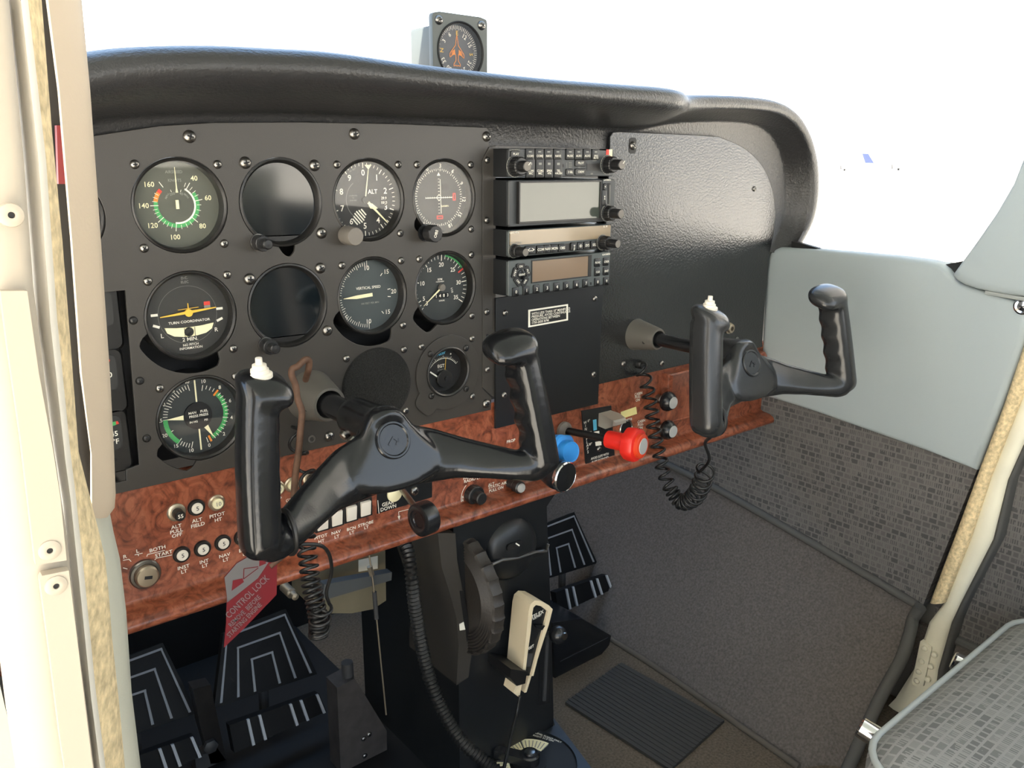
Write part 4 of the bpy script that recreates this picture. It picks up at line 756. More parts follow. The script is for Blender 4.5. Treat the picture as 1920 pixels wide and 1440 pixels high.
# ================================================================== GLARESHIELD AND COMPASS
t = thing('glareshield', 'thick black padded glareshield over the whole dashboard, wrapping down its right end', 'glareshield', (.34, 0, .80))
mb = MB()
ST = [(-.19, .780, -.45, .9, .085, .046, .30), (-.12, .798, -.35, .94, .09, .047, .32), (-.06, .8163, -.22, .98, .092, .047, .34), (0, .8235, -.1, 1, .095, .0475, .36), (.06, .8268, -.03, 1, .096, .047, .36), (.11, .8284, 0, 1, .096, .0465, .36), (.20, .8288, 0, 1, .096, .0425, .36), (.33, .8294, 0, 1, .096, .0395, .36), (.44, .8282, 0, 1, .095, .0415, .36), (.50, .8275, 0, 1, .094, .0430, .36),
      (.535, .8272, .02, 1, .090, .0430, .36), (.560, .828, .06, 1, .078, .0415, .36), (.580, .8305, .08, 1, .062, .0375, .36), (.600, .8340, .06, 1, .050, .0335, .35), (.63, .8380, .02, 1, .043, .0310, .34), (.68, .8412, 0, 1, .040, .0300, .32), (.74, .8432, .02, 1, .039, .0295, .28), (.79, .8425, .12, .99, .039, .0290, .22), (.825, .8370, .32, .95, .039, .0290, .16), (.853, .8250, .58, .81, .039, .0295, .12), (.878, .8040, .82, .57, .038, .0310, .09),
      (.897, .772, .96, .28, .037, .0340, .07), (.905, .735, 1, 0, .036, .0345, .06), (.903, .705, .98, -.15, .034, .0320, .06), (.890, .678, .95, -.3, .031, .0270, .06), (.876, .655, .92, -.38, .028, .022, .06)]
rings = []
for x, z, nx, nz, d, th, bk in ST:
    L = math.hypot(nx, nz); nx /= L; nz /= L
    fl = .025 + .028 * max(0, min(1, (x - .68) / .08)) * max(0, min(1, (z - .66) / .06))
    pr = [(-fl, .0042), (-.004, .0040), (-.001, .0015), (.0010, -.003), (.0035, -d * .22), (.0075, -d * .5), (.0120, -d * .75), (th * .40, -d * .92), (th * .52, -d * .985), (th * .66, -d), (th * .80, -d * .97), (th * .91, -d * .89), (th * .97, -d * .77), (th, -d * .58), (th + .001, -d * .2), (th + .001, .05), (th - .006, bk), (th - .014, bk - .004), (.006, .022), (-fl, .0125)]
    rings.append([(x + a * nx - .34, -y, z + a * nz - .80) for a, y in pr])
rings = [[(p[0], p[2], p[1]) for p in r] for r in rings]
R2 = []
for i in range(len(rings[0])):
    pa = smooth_path([r[i] for r in rings], 5); R2.append(pa)
rings = [[R2[i][k] for i in range(len(R2))] for k in range(len(R2[0]))]
mb.loft(rings, M['shield']); mb.build('padded_shell', t, smooth=60)
cq = P(864, 97, Y=.14)
t = thing('compass', 'small grey compass with an orange aeroplane outline standing on the glareshield', 'compass', (cq.x, .14, cq.z))
mb = MB(); h = .040
o_ = [(-h + .004, h), (-h + .010, h + .0012), (h - .010, h + .0012), (h - .004, h), (h - .001, h - .001), (h, h - .004), (h, -h), (-h, -h), (-h, h - .004), (-h + .001, h - .001)]
plate(mb, o_, [circle(0, 0, .0345)], -.008, 0, M['radiolight'], .0008); mb.build('bezel', t)
mb = MB(); mb.lathe([(.0345, -.004), (.0345, .0012), (.0335, .0018), (.0320, .0006), (.0315, -.0085), (.0335, -.0085)], M['dark'], seg=56, closed=True); mb.build('rim', t)
mb = MB(); mb.lathe([(.033, -.009), (0, -.009)], mat('compass card', '4a4b50', .6), seg=48); mb.build('card', t)
mb = MB(); w = -.0086
for i in range(72): mb.tick(i * 5 + 2, .0255 if i % 2 else .0265, .0305, .0007 if i % 2 == 0 else .0005, w, M['white'])
for s, a, c in (('N', -90, 'yellow'), ('3', -60, 'white'), ('6', -30, 'white'), ('E', 0, 'yellow'), ('12', 30, 'white'), ('15', 60, 'white'), ('S', 90, 'yellow'), ('21', 120, 'white'), ('24', 150, 'white'), ('W', 180, 'yellow'), ('30', 210, 'white'), ('33', 240, 'white')): mb.text(s, .0218 * math.sin(R(a + 2)), .0218 * math.cos(R(a + 2)), .0050, w, M[c], rot=-a)
pl = [(0, .0195), (.0012, .0140), (.0020, .0080), (.0060, .0035), (.0105, -.0020), (.0105, -.0062), (.0060, -.0030), (.0020, -.0022), (.0016, -.0095), (.0048, -.0135), (.0048, -.0160), (.0015, -.0148), (0, -.0160)]
ol = pl + [(-x, y) for x, y in pl[::-1][1:-1]]
for a, b_ in zip(ol, ol[1:] + ol[:1]): mb.line(a, b_, .0009, w + .0006, M['orange'])
mb.flat([(.0025, -.0020), (.0090, -.0035), (.0095, -.0050), (.0070, .0010), (.0028, .0035)], w + .0004, M['orange']); mb.flat([(-.0025, -.0020), (-.0090, -.0035), (-.0095, -.0050), (-.0070, .0010), (-.0028, .0035)], w + .0004, M['orange']); mb.build('markings', t)
mb = MB(); mb.lathe([(.0325, .0), (0, .0)], M['glass'], seg=40); mb.build('glass', t)
mb = MB(); mb.box((0, -.004, -.037), (.066, .066, .050), M['radiolight'], .004); mb.build('housing', t)
mb = MB(); mb.box((0, -.048, -.030), (.040, .022, .030), M['black'], .003); mb.build('stand', t)
for a in (-1, 1): screw(t, a * .0315, .0325, 0, SCREWBIG)

# ================================================================== CONTROL YOKES
def ering(c, a, b, ea=.5, n=20):
    """superellipse ring: centre, half axes as vectors"""
    out = []; c, a, b = Vector(c), Vector(a), Vector(b)
    for i in range(n):
        t_ = 2 * math.pi * i / n; ct, st = math.cos(t_), math.sin(t_); e = 2 / 3.0
        out.append(tuple(c + a * (math.copysign(abs(ct) ** e, ct)) + b * (math.copysign(abs(st) ** e, st))))
    return out
def yoke_body(m):
    mb = MB()
    mb.lathe([(.0165, -.078), (.0185, -.070), (.0195, -.045), (.022, -.022), (.021, -.010)], m, seg=28)
    # hub: a shield of rounded triangular outline, fuller towards the bottom
    def hub(w, k, z): return [(k * x, k * y - .004, w - z * (k * y + .015)) for x, y in smooth_closed([(0, .027), (.014, .024), (.022, .012), (.033, -.004), (.043, -.016), (.042, -.033), (.024, -.041), (0, -.043), (-.024, -.041), (-.042, -.033), (-.043, -.016), (-.033, -.004), (-.022, .012), (-.014, .024)])]
    mb.loft([hub(-.026, .80, 0), hub(-.020, .95, .1), hub(-.006, 1, .36), hub(-.0015, .96, .38), hub(0, .88, .38)], m)
    for s in (-1.08, 1):
        arm = [((.015, -.024, -.012), .028, .0125), ((.040, -.0290, -.009), .0245, .0125), ((.062, -.0325, .002), .0185, .0125), ((.084, -.0368, .017), .0152, .0125), ((.104, -.0410, .031), .0136, .0125), ((.118, -.0435, .039), .0135, .0128), ((.128, -.0430, .0415), .0128, .0128)]
        rg = []
        for i, (c, hh, hd) in enumerate(arm):
            p0, p1 = arm[max(0, i - 1)][0], arm[min(len(arm) - 1, i + 1)][0]; tg = (Vector(p1) - Vector(p0)).normalized()
            up = (Vector((0, 1, 0)) - tg * tg.y).normalized(); fw = tg.cross(up)
            fl_ = lambda v: Vector((s * v.x, v.y, v.z)); q_ = fl_(Vector(c)); U_, F_ = fl_(up) * hh, fl_(fw) * hd
            F_ = F_ if F_.z > 0 else -F_
            k_ = min(1, max(0, (i - 3) / 2)); pf = [(-1, -.7), (-1, .25), (-.78, .8), (-.42, 1.05), (-.2, .95), (.3, .55), (.8, .05), (1, -.25), (1, -.75), (.65, -1), (0, -1), (-.65, -1)]
            er = [(math.cos(R(x)), math.sin(R(x))) for x in (215, 160, 130, 105, 90, 65, 38, 10, -35, -65, -90, -120)]
            er = [(-.95, -.6), (-.97, .2), (-.8, .68), (-.45, .95), (-.15, 1), (.35, .92), (.78, .62), (.97, .1), (.93, -.6), (.6, -.95), (0, -1), (-.6, -.95)]
            rg.append([tuple(q_ + U_ * (p1[0] * (1 - k_) + p2[0] * k_) + F_ * (p1[1] * (1 - k_) + p2[1] * k_)) for p1, p2 in zip(pf, er)])
        mb.loft(rg, m)
        rg = []; n = 26
        for i in range(n + 1):
            f = i / n; c = Vector((s * (.1295 - .010 * f - .004 * f * f), -.050 + .116 * f, .0415 - .021 * f)); hl = .0135 + .0008 * math.sin(f * 3.1); hf = .0165
            if i == 0: hl *= .62; hf *= .62
            if i == 1: hl *= .88; hf *= .88
            q_ = ering(c, (hl, .0, 0), (0, .15 * hf, hf))
            if .16 < f < .86:
                k_ = .0022 * math.cos((f - .16) / .70 * 4 * 2 * math.pi); iv = Vector((-s * .85, 0, -.5)).normalized()
                q_ = [tuple(Vector(p) - iv * k_ * max(0, (Vector(p) - c).normalized().dot(iv)) ** 1.5) for p in q_]
            rg.append(q_)
        mb.loft(rg, m)
        # thumb rest
        rg = []
        for q, k in ((-.0135, .25), (-.011, .75), (-.006, .97), (0, 1.0), (.006, .9), (.0095, .6), (.0110, .2)):
            rg.append(ering((s * (.1065 if s > 0 else .1105), .0685 + q + .0, .0205 - q * .25), ((.0265 if s > 0 else -.0195) * k, .0035 * k, 0), (0, -.004 * k, .0185 * k)))
        mb.loft(rg, m)
    o = mb.build('body', smooth=0)
    md = o.modifiers.new('r', 'REMESH'); md.mode = 'VOXEL'; md.voxel_size = .0016; md.use_smooth_shade = True
    ms = o.modifiers.new('s', 'SMOOTH'); ms.factor = .6; ms.iterations = 30
    dg = bpy.context.evaluated_depsgraph_get(); me = bpy.data.meshes.new_from_object(o.evaluated_get(dg)); bpy.data.objects.remove(o)
    me.polygons.foreach_set('use_smooth', [True] * len(me.polygons)); me.materials.clear(); me.materials.append(m); me.name = 'yoke_body'
    return me
def smooth_closed(p, n=3):
    out = []; k = len(p)
    for i in range(k):
        a, b, c, d = [Vector((*p[(i + j) % k], 0)) for j in (-1, 0, 1, 2)]
        for q in range(n):
            t_ = q / n; v = .5 * ((2 * b) + (c - a) * t_ + (2 * a - 5 * b + 4 * c - d) * t_ * t_ + (3 * b - a - 3 * c + d) * t_ ** 3); out.append((v.x, v.y))
    return out
YB = yoke_body(M['yoke'])
def yoke(x, y, z, label, m, rsh):
    t = thing('control_yoke', label, 'control yoke', (x, y, z))
    me = YB.copy(); me.materials.clear(); me.materials.append(m); o = bpy.data.objects.new('body', me); C.objects.link(o); o.parent = t
    mb = MB(); mb.cyl((0, 0, -.05), (0, 0, y + .001), rsh, M['plastic'], seg=28); mb.build('shaft', t)
    TB = Matrix.Translation((0, -.004, -.0052)) @ Matrix.Rotation(R(-20.8), 4, 'X')
    mb = MB(); mb.lathe([(.0165, -.0020), (.0165, .0006), (.0155, .0017), (.0140, .0017), (.0130, .0006), (0, .0005)], m, (0, 0), 44, T=TB)
    for pq in ([(-.006, -.003), (-.001, .002), (0, .001), (-.005, -.004)], [(-.001, .002), (.004, -.003), (.005, -.002), (0, .003)], [(.002, -.005), (.006, -.001), (.005, 0), (.001, -.004)]): mb.prism(pq, .0004, .0012, m, T=TB)
    mb.build('round_emblem', t)
    mb = MB(); c = (-.1215, .0765, .020); mb.lathe([(.0088, -.001), (.0088, .0022), (.0078, .0030), (.0066, .0032), (.0064, .0056), (.0052, .0060), (.0050, .0090), (.0026, .0094), (.0024, .0140), (0, .0144)], M['white_paint'], seg=24, axis=(c, (-.05, 1, .1))); mb.build('push_to_talk_button', t, label='white stepped push button on top of the grip')
    mb = MB(); mb.tube([(-.1145, -.0415 + .0165 * math.cos(a), .0315 + .0150 * math.sin(a)) for a in [i * math.pi / 12 for i in range(24)]], .0022, M['rubber'], 8, closed=True); mb.build('clamp_band', t)
    for w, u in ((-.060, -.016), (-.042, -.017)):
        mb = MB(); mb.lathe([(.0046, 0), (.0046, .003), (.0036, .0042), (0, .0044)], M['steel'], seg=18, axis=((u, -.010, w), (-.85, -.5, .1))); mb.build('bolt', t)
    return t
YP = (.107, -.160, .5635); YC = (.577, -.188, .5650)
yoke(*YP, 'black control yoke in front of the pilot gauges, with a red tag hanging below it', M['yoke'], .0113)
yoke(*YC, 'worn black control yoke in front of the blank copilot panel', M['yokeworn'], .0085)
def collar(x, z, label, r):
    t = thing('shaft_collar', label, 'collar', (x, 0, z))
    mb = MB(); mb.lathe([(r * 1.05, 0), (r, .004), (r * .95, .010), (r * .78, .030), (r * .70, .038), (r * .66, .040), (r * .56, .040), (r * .54, .012)], M['collar'], seg=40); mb.build('cone', t)
    mb = MB(); mb.lathe([(.0022, 0), (.0022, .0006), (0, .0006)], M['dark'], seg=14, axis=((-r * .74, -.004, .028), (-.95, -.05, .3))); mb.build('pin_hole', t)
collar(YP[0], YP[2], 'grey cone collar around the pilot yoke shaft, behind the rusty wire', .0245)
collar(YC[0], YC[2], 'grey cone collar around the copilot yoke shaft', .0205)
# ------------------------------------------------------------------ coiled cords
def PP(x, y, Y): return P(x, y, Y=Y)
def coil(segs, rad, per=16):
    """segs: list of (point, turns to the next point)"""
    pts = smooth_path([s[0] for s in segs], 12); tn = []; acc = 0
    for i, s in enumerate(segs[:-1]):
        for k in range(12): tn.append(acc + s[1] * k / 12)
        acc += s[1]
    tn.append(acc); n = int(acc * per); out = []; e = None; j = 0
    for i in range(n + 1):
        a = i / per
        while j < len(tn) - 2 and tn[j + 1] <= a: j += 1
        f = min(1, (a - tn[j]) / max(1e-9, tn[j + 1] - tn[j])); c = pts[j].lerp(pts[j + 1], f); tg = (pts[min(j + 2, len(pts) - 1)] - pts[max(j - 1, 0)]).normalized()
        e = Vector((1, .3, 0)) if e is None else e; e = (e - tg * e.dot(tg)).normalized(); g = tg.cross(e); q = rad(a / acc)
        out.append(c + (e * math.cos(2 * math.pi * a) + g * math.sin(2 * math.pi * a)) * q)
    return out
b0 = Vector(P(1197, 682, Y=0))
t = thing('coiled_cord', 'black coiled cord stretched from the black panel to the copilot yoke in a U shape', 'cord', tuple(b0), 'coiled yoke cords')
seg = [(PP(1199, 684, -.010), 1.5), (PP(1212, 720, -.016), 2), (PP(1220, 760, -.024), 2.5), (PP(1226, 805, -.034), 2.5), (PP(1236, 850, -.045), 2), (PP(1246, 890, -.056), 1.5), (PP(1258, 918, -.068), 4), (PP(1278, 942, -.084), 4), (PP(1303, 930, -.104), 3), (PP(1318, 900, -.120), 1.5), (PP(1324, 878, -.130), 0)]
hp = coil(seg, lambda f: .0085 + .0028 * max(0, min(1, (f - .6) * 5)))
ed = Vector((YC[0] - .122, YC[1] - .035, YC[2] - .058))
full = [b0 + Vector((0, .004, 0)), b0 + Vector((0, -.006, .001))] + hp + smooth_path([hp[-1], PP(1330, 862, -.150), PP(1322, 832, -.180), ed], 6)[1:]
mb = MB(); mb.tube([(p.x - b0.x, p.z - b0.z, -(p.y - b0.y)) for p in full], .0019, M['rubber'], 8); mb.build('cord', t, smooth=60)
mb = MB(); mb.lathe([(.0062, -.001), (.0060, .005), (.0045, .007), (0, .007)], M['rubber'], seg=20); mb.build('grommet', t)
b0 = Vector(P(546, 800, Y=0))
t = thing('coiled_cord', 'black coiled cord hanging below the pilot yoke beside the red tag', 'cord', tuple(b0), 'coiled yoke cords')
seg = [(PP(550, 806, -.012), 1), (PP(562, 850, -.030), 1.2), (PP(576, 890, -.055), 1.2), (PP(578, 950, -.085), 2), (PP(574, 1015, -.112), 2.5), (PP(579, 1060, -.124), 3), (PP(584, 1100, -.132), 3), (PP(591, 1130, -.138), 4), (PP(597, 1165, -.142), 5), (PP(597, 1196, -.145), 0)]
hp = coil(seg, lambda f: .0072 - .0006 * max(0, f - .8))
up = coil([(PP(598, 1196, -.150), 1.5), (PP(600, 1165, -.152), 1.5), (PP(604, 1138, -.154), 0)], lambda f: .0080)
ed = Vector((YP[0] - .111, YP[1] - .028, YP[2] - .054))
full = [b0 + Vector((0, .004, 0))] + hp + up + smooth_path([up[-1], PP(612, 1110, -.160), PP(622, 1066, -.172), PP(606, 1025, -.186), ed], 6)[1:]
mb = MB(); mb.tube([(p.x - b0.x, p.z - b0.z, -(p.y - b0.y)) for p in full], .0015, M['rubber'], 8); mb.build('cord', t, smooth=60)
# ------------------------------------------------------------------ control lock with its red tag
b0 = Vector(P(552, 1000, Y=-.112))
t = thing('control_lock', 'rusty bent wire control lock with a red and silver CONTROL LOCK tag', 'control lock', tuple(b0))
w_ = smooth_path([PP(573, 712, -.040), PP(579, 690, -.056), PP(579, 676, -.060), PP(571, 675, -.062), PP(558, 687, -.063), PP(548, 692, -.063), PP(547, 704, -.063), PP(554, 722, -.063), PP(558, 748, -.064), PP(566, 772, -.066), PP(564, 800, -.069), PP(560, 845, -.076), PP(553, 900, -.088), PP(550, 960, -.102), PP(548, 1020, -.114), PP(505, 1062, -.1165)], 6)
mb = MB(); mb.tube([(p.x - b0.x, p.z - b0.z, -(p.y - b0.y)) for p in w_], .0030, M['rust'], 12); mb.build('wire_rod', t, smooth=60)
YT = -.118; mb = MB(); F = Face(mb, tuple(b0), YT)
z7 = lambda a, b: (200 + a / 3.6, 820 + b / 3.6)
po = [z7(795, 945), (444, 1056), (486, 1032), (520, 1040), z7(1150, 900), z7(1147, 1062), z7(930, 1288), z7(792, 1420), z7(808, 1250), z7(812, 1080)]
mb.prism([F.uv(*p) for p in po], F.w - .0010, F.w, M['tagred']); mb.build('tag_plate', t, smooth=20)
mb = MB(); F = Face(mb, tuple(b0), YT)
F.poly([z7(795, 945), (444, 1056), (486, 1032), (519, 1040), z7(1100, 830), z7(1020, 950), z7(812, 1115), z7(811, 1075)], M['tagsilver'], .0003)
F.poly([z7(842, 1035), z7(850, 965), z7(915, 950), z7(925, 975)], M['tagred'], .0005); F.line(z7(925, 885), z7(1022, 872), .0008, M['tagred'], .0005); F.line(z7(925, 885), z7(922, 955), .0008, M['tagred'], .0005); F.line(z7(922, 955), z7(1022, 880), .0008, M['tagred'], .0005); F.poly([z7(1030, 790), z7(1028, 870), z7(1075, 850), z7(1060, 800)], M['tagred'], .0005)
for s, x, y, sz in (('CONTROL LOCK', 950, 1075, .0064), ('REMOVE  BEFORE', 932, 1172, .0047), ('STARTING ENGINE', 930, 1232, .0047)): F.text(s, *z7(x, y), sz, M['tagsilver'], 33, .0004, wide=.62)
mb.build('tag_print', t)

# ================================================================== UNDER THE DASHBOARD
def WB(name, m, parent, fn, smooth=35, label=None):
    mb = MB(); fn(mb); return mb.build(name, parent, smooth, label=label)
Lp = (.34, -.018, 0.0)
ped = thing('centre_pedestal', 'black metal pedestal running from the wood panel down to the floor', 'pedestal', Lp)
def LP(x, y, Y=-.018): q = P(x, y, Y=Y); return (q.x - Lp[0], q.z - Lp[2])
mb = MB(); o_ = [(-.077, .385), (.083, .385), LP(1024, 950), LP(1033, 1150), LP(1038, 1338), (.078, .03), (-.070, .03)]
mb.prism([(-.077, .385), (.083, .385)] + [LP(1025, 950), LP(1033, 1150), LP(1038, 1338)] + [(.085, .0), (-.072, .0), (-.072, .2)], -.24, 0, M['black']); mb.build('housing', ped, smooth=25)
mb = MB(); lc = [LP(821, 1000, -.024), LP(828, 1063, -.024), LP(844, 1114, -.024), LP(856, 1159, -.024), LP(860, 1210, -.024), LP(856, 1285, -.024), LP(878, 1270, -.024), LP(884, 1230, -.024), LP(876, 1170, -.024), LP(866, 1100, -.024), LP(857, 1050, -.024), LP(854, 1000, -.024)]
mb.prism(lc, -.10, .006, M['panel']); mb.build('trim_cover', ped, smooth=25)
mb = MB(); mb.prism([LP(862, 1108, -.0245), LP(868, 1108, -.0245), LP(879, 1160, -.0245), LP(881, 1200, -.0245), LP(876, 1204, -.0245), LP(869, 1160, -.0245)], .0055, .0066, M['dark']); mb.prism([LP(861, 1170, -.0246), LP(869, 1166, -.0246), LP(872, 1180, -.0246), LP(862, 1182, -.0246)], .0064, .0072, M['white']); mb.build('trim_indicator_slot', ped)
mb = MB(); c = LP(958, 1030); mb.lathe([(.040, 0), (.038, .004), (.033, .008), (.022, .012), (0, .014)], M['black'], c, 40); mb.build('domed_cover', ped, smooth=60)
mb = MB(); c = LP(965, 1023, -.032); mb.prism(rrect(c[0], c[1], .024, .009, .004), .0120, .0146, M['dark']); mb.line((c[0] + .001, c[1] + .003), (c[0] + .007, c[1] - .002), .0016, .0148, M['white']); mb.build('oval_slot', ped)
mb = MB(); p_ = [LP(912, 1062, -.03), LP(945, 1052, -.034), LP(975, 1048, -.034), LP(1005, 1035, -.03), LP(1018, 1030, -.024), LP(1018, 1015, -.02)]; mb.tube([(q[0], q[1], .012) for q in p_], .0022, M['steel'], 8); mb.prism([LP(908, 1068), LP(1012, 1036), LP(1014, 1026), LP(906, 1056)], .0, .007, M['dark']); mb.build('latch_wire', ped)
mb = MB(); mb.prism([LP(1012, 1185), LP(1035, 1180), LP(1030, 1318), LP(1010, 1322)], .0, .0008, M['dark']); mb.prism([LP(1022, 1190), LP(1027, 1189), LP(1021, 1312), LP(1016, 1313)], .0, .003, M['darkgrey']); mb.build('lever_slot', ped)
# foot of the pedestal with the fuel selector
mb = MB(); ft = [P(980, 1365, Z=.04), P(1037, 1341, Z=.04), P(1112, 1440, Z=.04), P(1150, 1490, Z=.04)]
fo = [(.255, -.015), (.255, -.36), (.430, -.36), (ft[2].x, ft[2].y), (ft[1].x, ft[1].y), (.4285, -.0185), (.255, -.0185)]
FL = (.34, -.05, 0)
foot = thing('selector_base', 'black moulded base in front of the pedestal that carries the fuel selector', 'console base', FL)
mb.loft([[(x * k + (1 - k) * .34 - FL[0], y * k + (1 - k) * -.1 - FL[1], z) for x, y in fo] for z, k in ((0, 1.06), (.034, 1.0), (.039, .985))], M['black']); mb.build('base', foot, frame='world', smooth=30)
mb = MB(); cx, cy = .351 - FL[0], -.056 - FL[1]; mb.lathe([(.060, .0385), (.060, .0400), (.057, .0412), (0, .0412)], M['dark'], (cx, cy), 48); mb.lathe([(.0615, .040), (.063, .0425), (.061, .0425), (.060, .040)], M['black'], (cx, cy), 48, closed=True)
w = .0416
for a0, a1 in ((-40, 22), (26, 75), (-95, -50)): mb.arc(.026, .045, a0, a1, w, M['cream'], (cx, cy))
for i in range(24):
    a = -92 + i * 7.3; mb.tick(a, .029, .042, .0012, w + .0003, M['grey'], (cx, cy))
mb.text('FUEL', cx, cy + .020, .006, w, M['cream'])
for s, a in (('BOTH ON ALL FLIGHT', -60), ('ATTITUDES TAKEOFF', -66), ('RIGHT 31.0 GAL', 62), ('LEVEL FLIGHT ONLY', 68)):
    rr_ = .0505 if abs(a) in (60, 62) else .0545; mb.text(s, cx + rr_ * math.sin(R(a)), cy + rr_ * math.cos(R(a)), .0030, w, M['white'], rot=-a)
mb.lathe([(.022, w + .0002), (.022, w + .002), (0, w + .002)], M['dark'], (cx, cy), 30); mb.build('selector_plate', foot, frame='world')
mb = MB(); mb.loft([[(cx + .010, cy - .008, z), (cx - .008, cy - .012, z), (cx - .032, cy + .034, z), (cx - .022, cy + .040, z)] for z in (w + .001, w + .011, w + .013)], M['plastic']); mb.lathe([(.013, w + .001), (.013, w + .013), (.011, w + .015), (0, w + .015)], M['plastic'], (cx, cy), 28); mb.build('selector_handle', foot, frame='world')
mb = MB(); mb.lathe([(.0070, w + .015), (.0066, w + .0175), (.003, w + .0185), (0, w + .0185)], M['steel'], (cx, cy), 20); mb.build('handle_screw', foot, frame='world')
# trim wheel
Lt = (.285, .0, .287)
t = thing('elevator_trim_control', 'large ridged black elevator trim wheel on edge in the pedestal', 'wheel', Lt)
mb = MB(); rp = [(.020, -.006), (.050, -.006)]
for k in range(6): rp += [(.052 + k * .0036, -.0078), (.0538 + k * .0036, -.0062)]
rp += [(.0735, -.0088), (.0760, -.0070), (.0775, 0), (.0760, .0070), (.0735, .0085), (.020, .006)]
mb.lathe(rp, mat('worn dark brown black plastic', '2c2824', .5, bump=.3, bscale=300), seg=144, axis=((0, 0, 0), (1, 0, 0)), mod=lambda a, r, x: 1 + (.028 * max(0, math.cos(30 * a)) ** 2.2 if r > .073 else 0)); mb.build('ridged_rim', t, smooth=30)
# flap/cowl lever knob
q = P(1046, 1190, Y=-.045)
t = thing('cowl_flap_lever', 'black ball knob with a silver screw at the right edge of the pedestal', 'lever', tuple(q))
mb = MB(); mb.lathe([(0, -.0115)] + [(.0118 * math.cos(R(b)), .0115 * math.sin(R(b))) for b in range(-75, 76, 15)] + [(0, .0115)], M['plastic'], seg=32); mb.build('ball_knob', t, smooth=60)
mb = MB(); mb.lathe([(.0052, .0095), (.0048, .0118), (0, .0124)], M['steel'], (.0015, .002), 18); mb.build('knob_screw', t)
mb = MB(); mb.tube([(0, 0, -.006), (-.006, -.012, -.028)], .0032, M['darkgrey'], 10); mb.build('lever_arm', t)
# hand microphone
YM = -.058; Lm = P(985, 1210, Y=YM)
t = thing('hand_microphone', 'ivory and black hand microphone hung on the front of the pedestal', 'microphone', tuple(Lm))
zm = lambda a, b: (700 + a / 3.131, 980 + b / 3.131)
mb = MB(); F = Face(mb, tuple(Lm), YM); uo = [zm(*p) for p in ((878, 868), (890, 740), (903, 610), (912, 520), (922, 480), (946, 458), (985, 460), (1030, 485), (1053, 508), (1030, 600), (1000, 690), (965, 800), (940, 900), (928, 900), (960, 770), (995, 640), (1026, 522), (985, 490), (955, 484), (940, 498), (934, 530), (924, 640), (907, 760), (893, 880))]
mb.prism([F.uv(*p) for p in uo], -.031, .0, M['beige']); mb.prism([F.uv(*zm(*p)) for p in ((836, 955), (874, 938), (858, 1028), (824, 1000))], -.02, 0, M['beige']); mb.prism([F.uv(*zm(*p)) for p in ((926, 905), (942, 905), (912, 1005), (900, 1008))], -.012, -.004, M['beige']); mb.build('ivory_shell', t, smooth=25)
mb = MB(); F = Face(mb, tuple(Lm), YM); mb.prism([F.uv(*zm(*p)) for p in ((934, 530), (942, 500), (957, 486), (985, 492), (1024, 524), (995, 640), (955, 790), (925, 905), (890, 905), (893, 880), (907, 760), (924, 640))], -.024, -.003, M['black'])
mb.prism([F.uv(*zm(*p)) for p in ((945, 598), (1003, 602), (985, 628), (955, 615))], -.004, .002, M['plastic']); F.text('TELEX', *zm(972, 545), .0050, M['white'], 4, -.0026); F.text('ELECTRET', *zm(970, 560), .0022, M['white'], 4, -.0026); F.text('100T', *zm(930, 740), .0040, M['white'], 5, -.0026)
F.poly([zm(*p) for p in ((905, 775), (945, 772), (930, 850), (890, 855))], M['darkgrey'], -.0026); mb.build('body', t)
mb = MB(); mb.prism([F.uv(*zm(*p)) for p in ((795, 850), (890, 865), (880, 935), (830, 950), (790, 900))], -.040, .004, M['rubber']); mb.build('hanger_clip', t)
mb = MB(); pts = smooth_path([P(975, 1305, Y=-.062), P(968, 1340, Y=-.066), P(958, 1380, Y=-.095), P(945, 1440, Y=-.145), P(930, 1500, Y=-.19)], 6); mb.tube([(p.x - Lm.x, p.z - Lm.z, -(p.y - Lm.y)) for p in pts], .0020, M['rubber'], 10); mb.build('cord', t, smooth=60)
# corrugated hose
hp = smooth_path([P(745, 1000, Y=.02), P(764, 1032, Y=-.010), P(772, 1085, Y=-.028), P(780, 1150, Y=-.03), P(797, 1240, Y=-.036), P(822, 1315, Y=-.05), P(862, 1385, Y=-.07), P(915, 1432, Y=-.09), P(975, 1475, Y=-.12)], 14)
hb = hp[0]; t = thing('corrugated_hose', 'black corrugated hose curving down the left side of the pedestal', 'hose', tuple(hb))
L = [0.0]
for a, b_ in zip(hp, hp[1:]): L.append(L[-1] + (b_ - a).length)
n = 300; pts = []; rs = []; j = 0
for i in range(n + 1):
    s_ = L[-1] * i / n
    while j < len(L) - 2 and L[j + 1] < s_: j += 1
    p = hp[j].lerp(hp[j + 1], (s_ - L[j]) / (L[j + 1] - L[j])); pts.append((p.x - hb.x, p.z - hb.z, -(p.y - hb.y))); rs.append(.0068 + .0011 * math.cos(i * 2 * math.pi / 4.0))
mb = MB(); mb.tube(pts, rs, M['rubber'], 16); mb.build('hose', t, smooth=50)
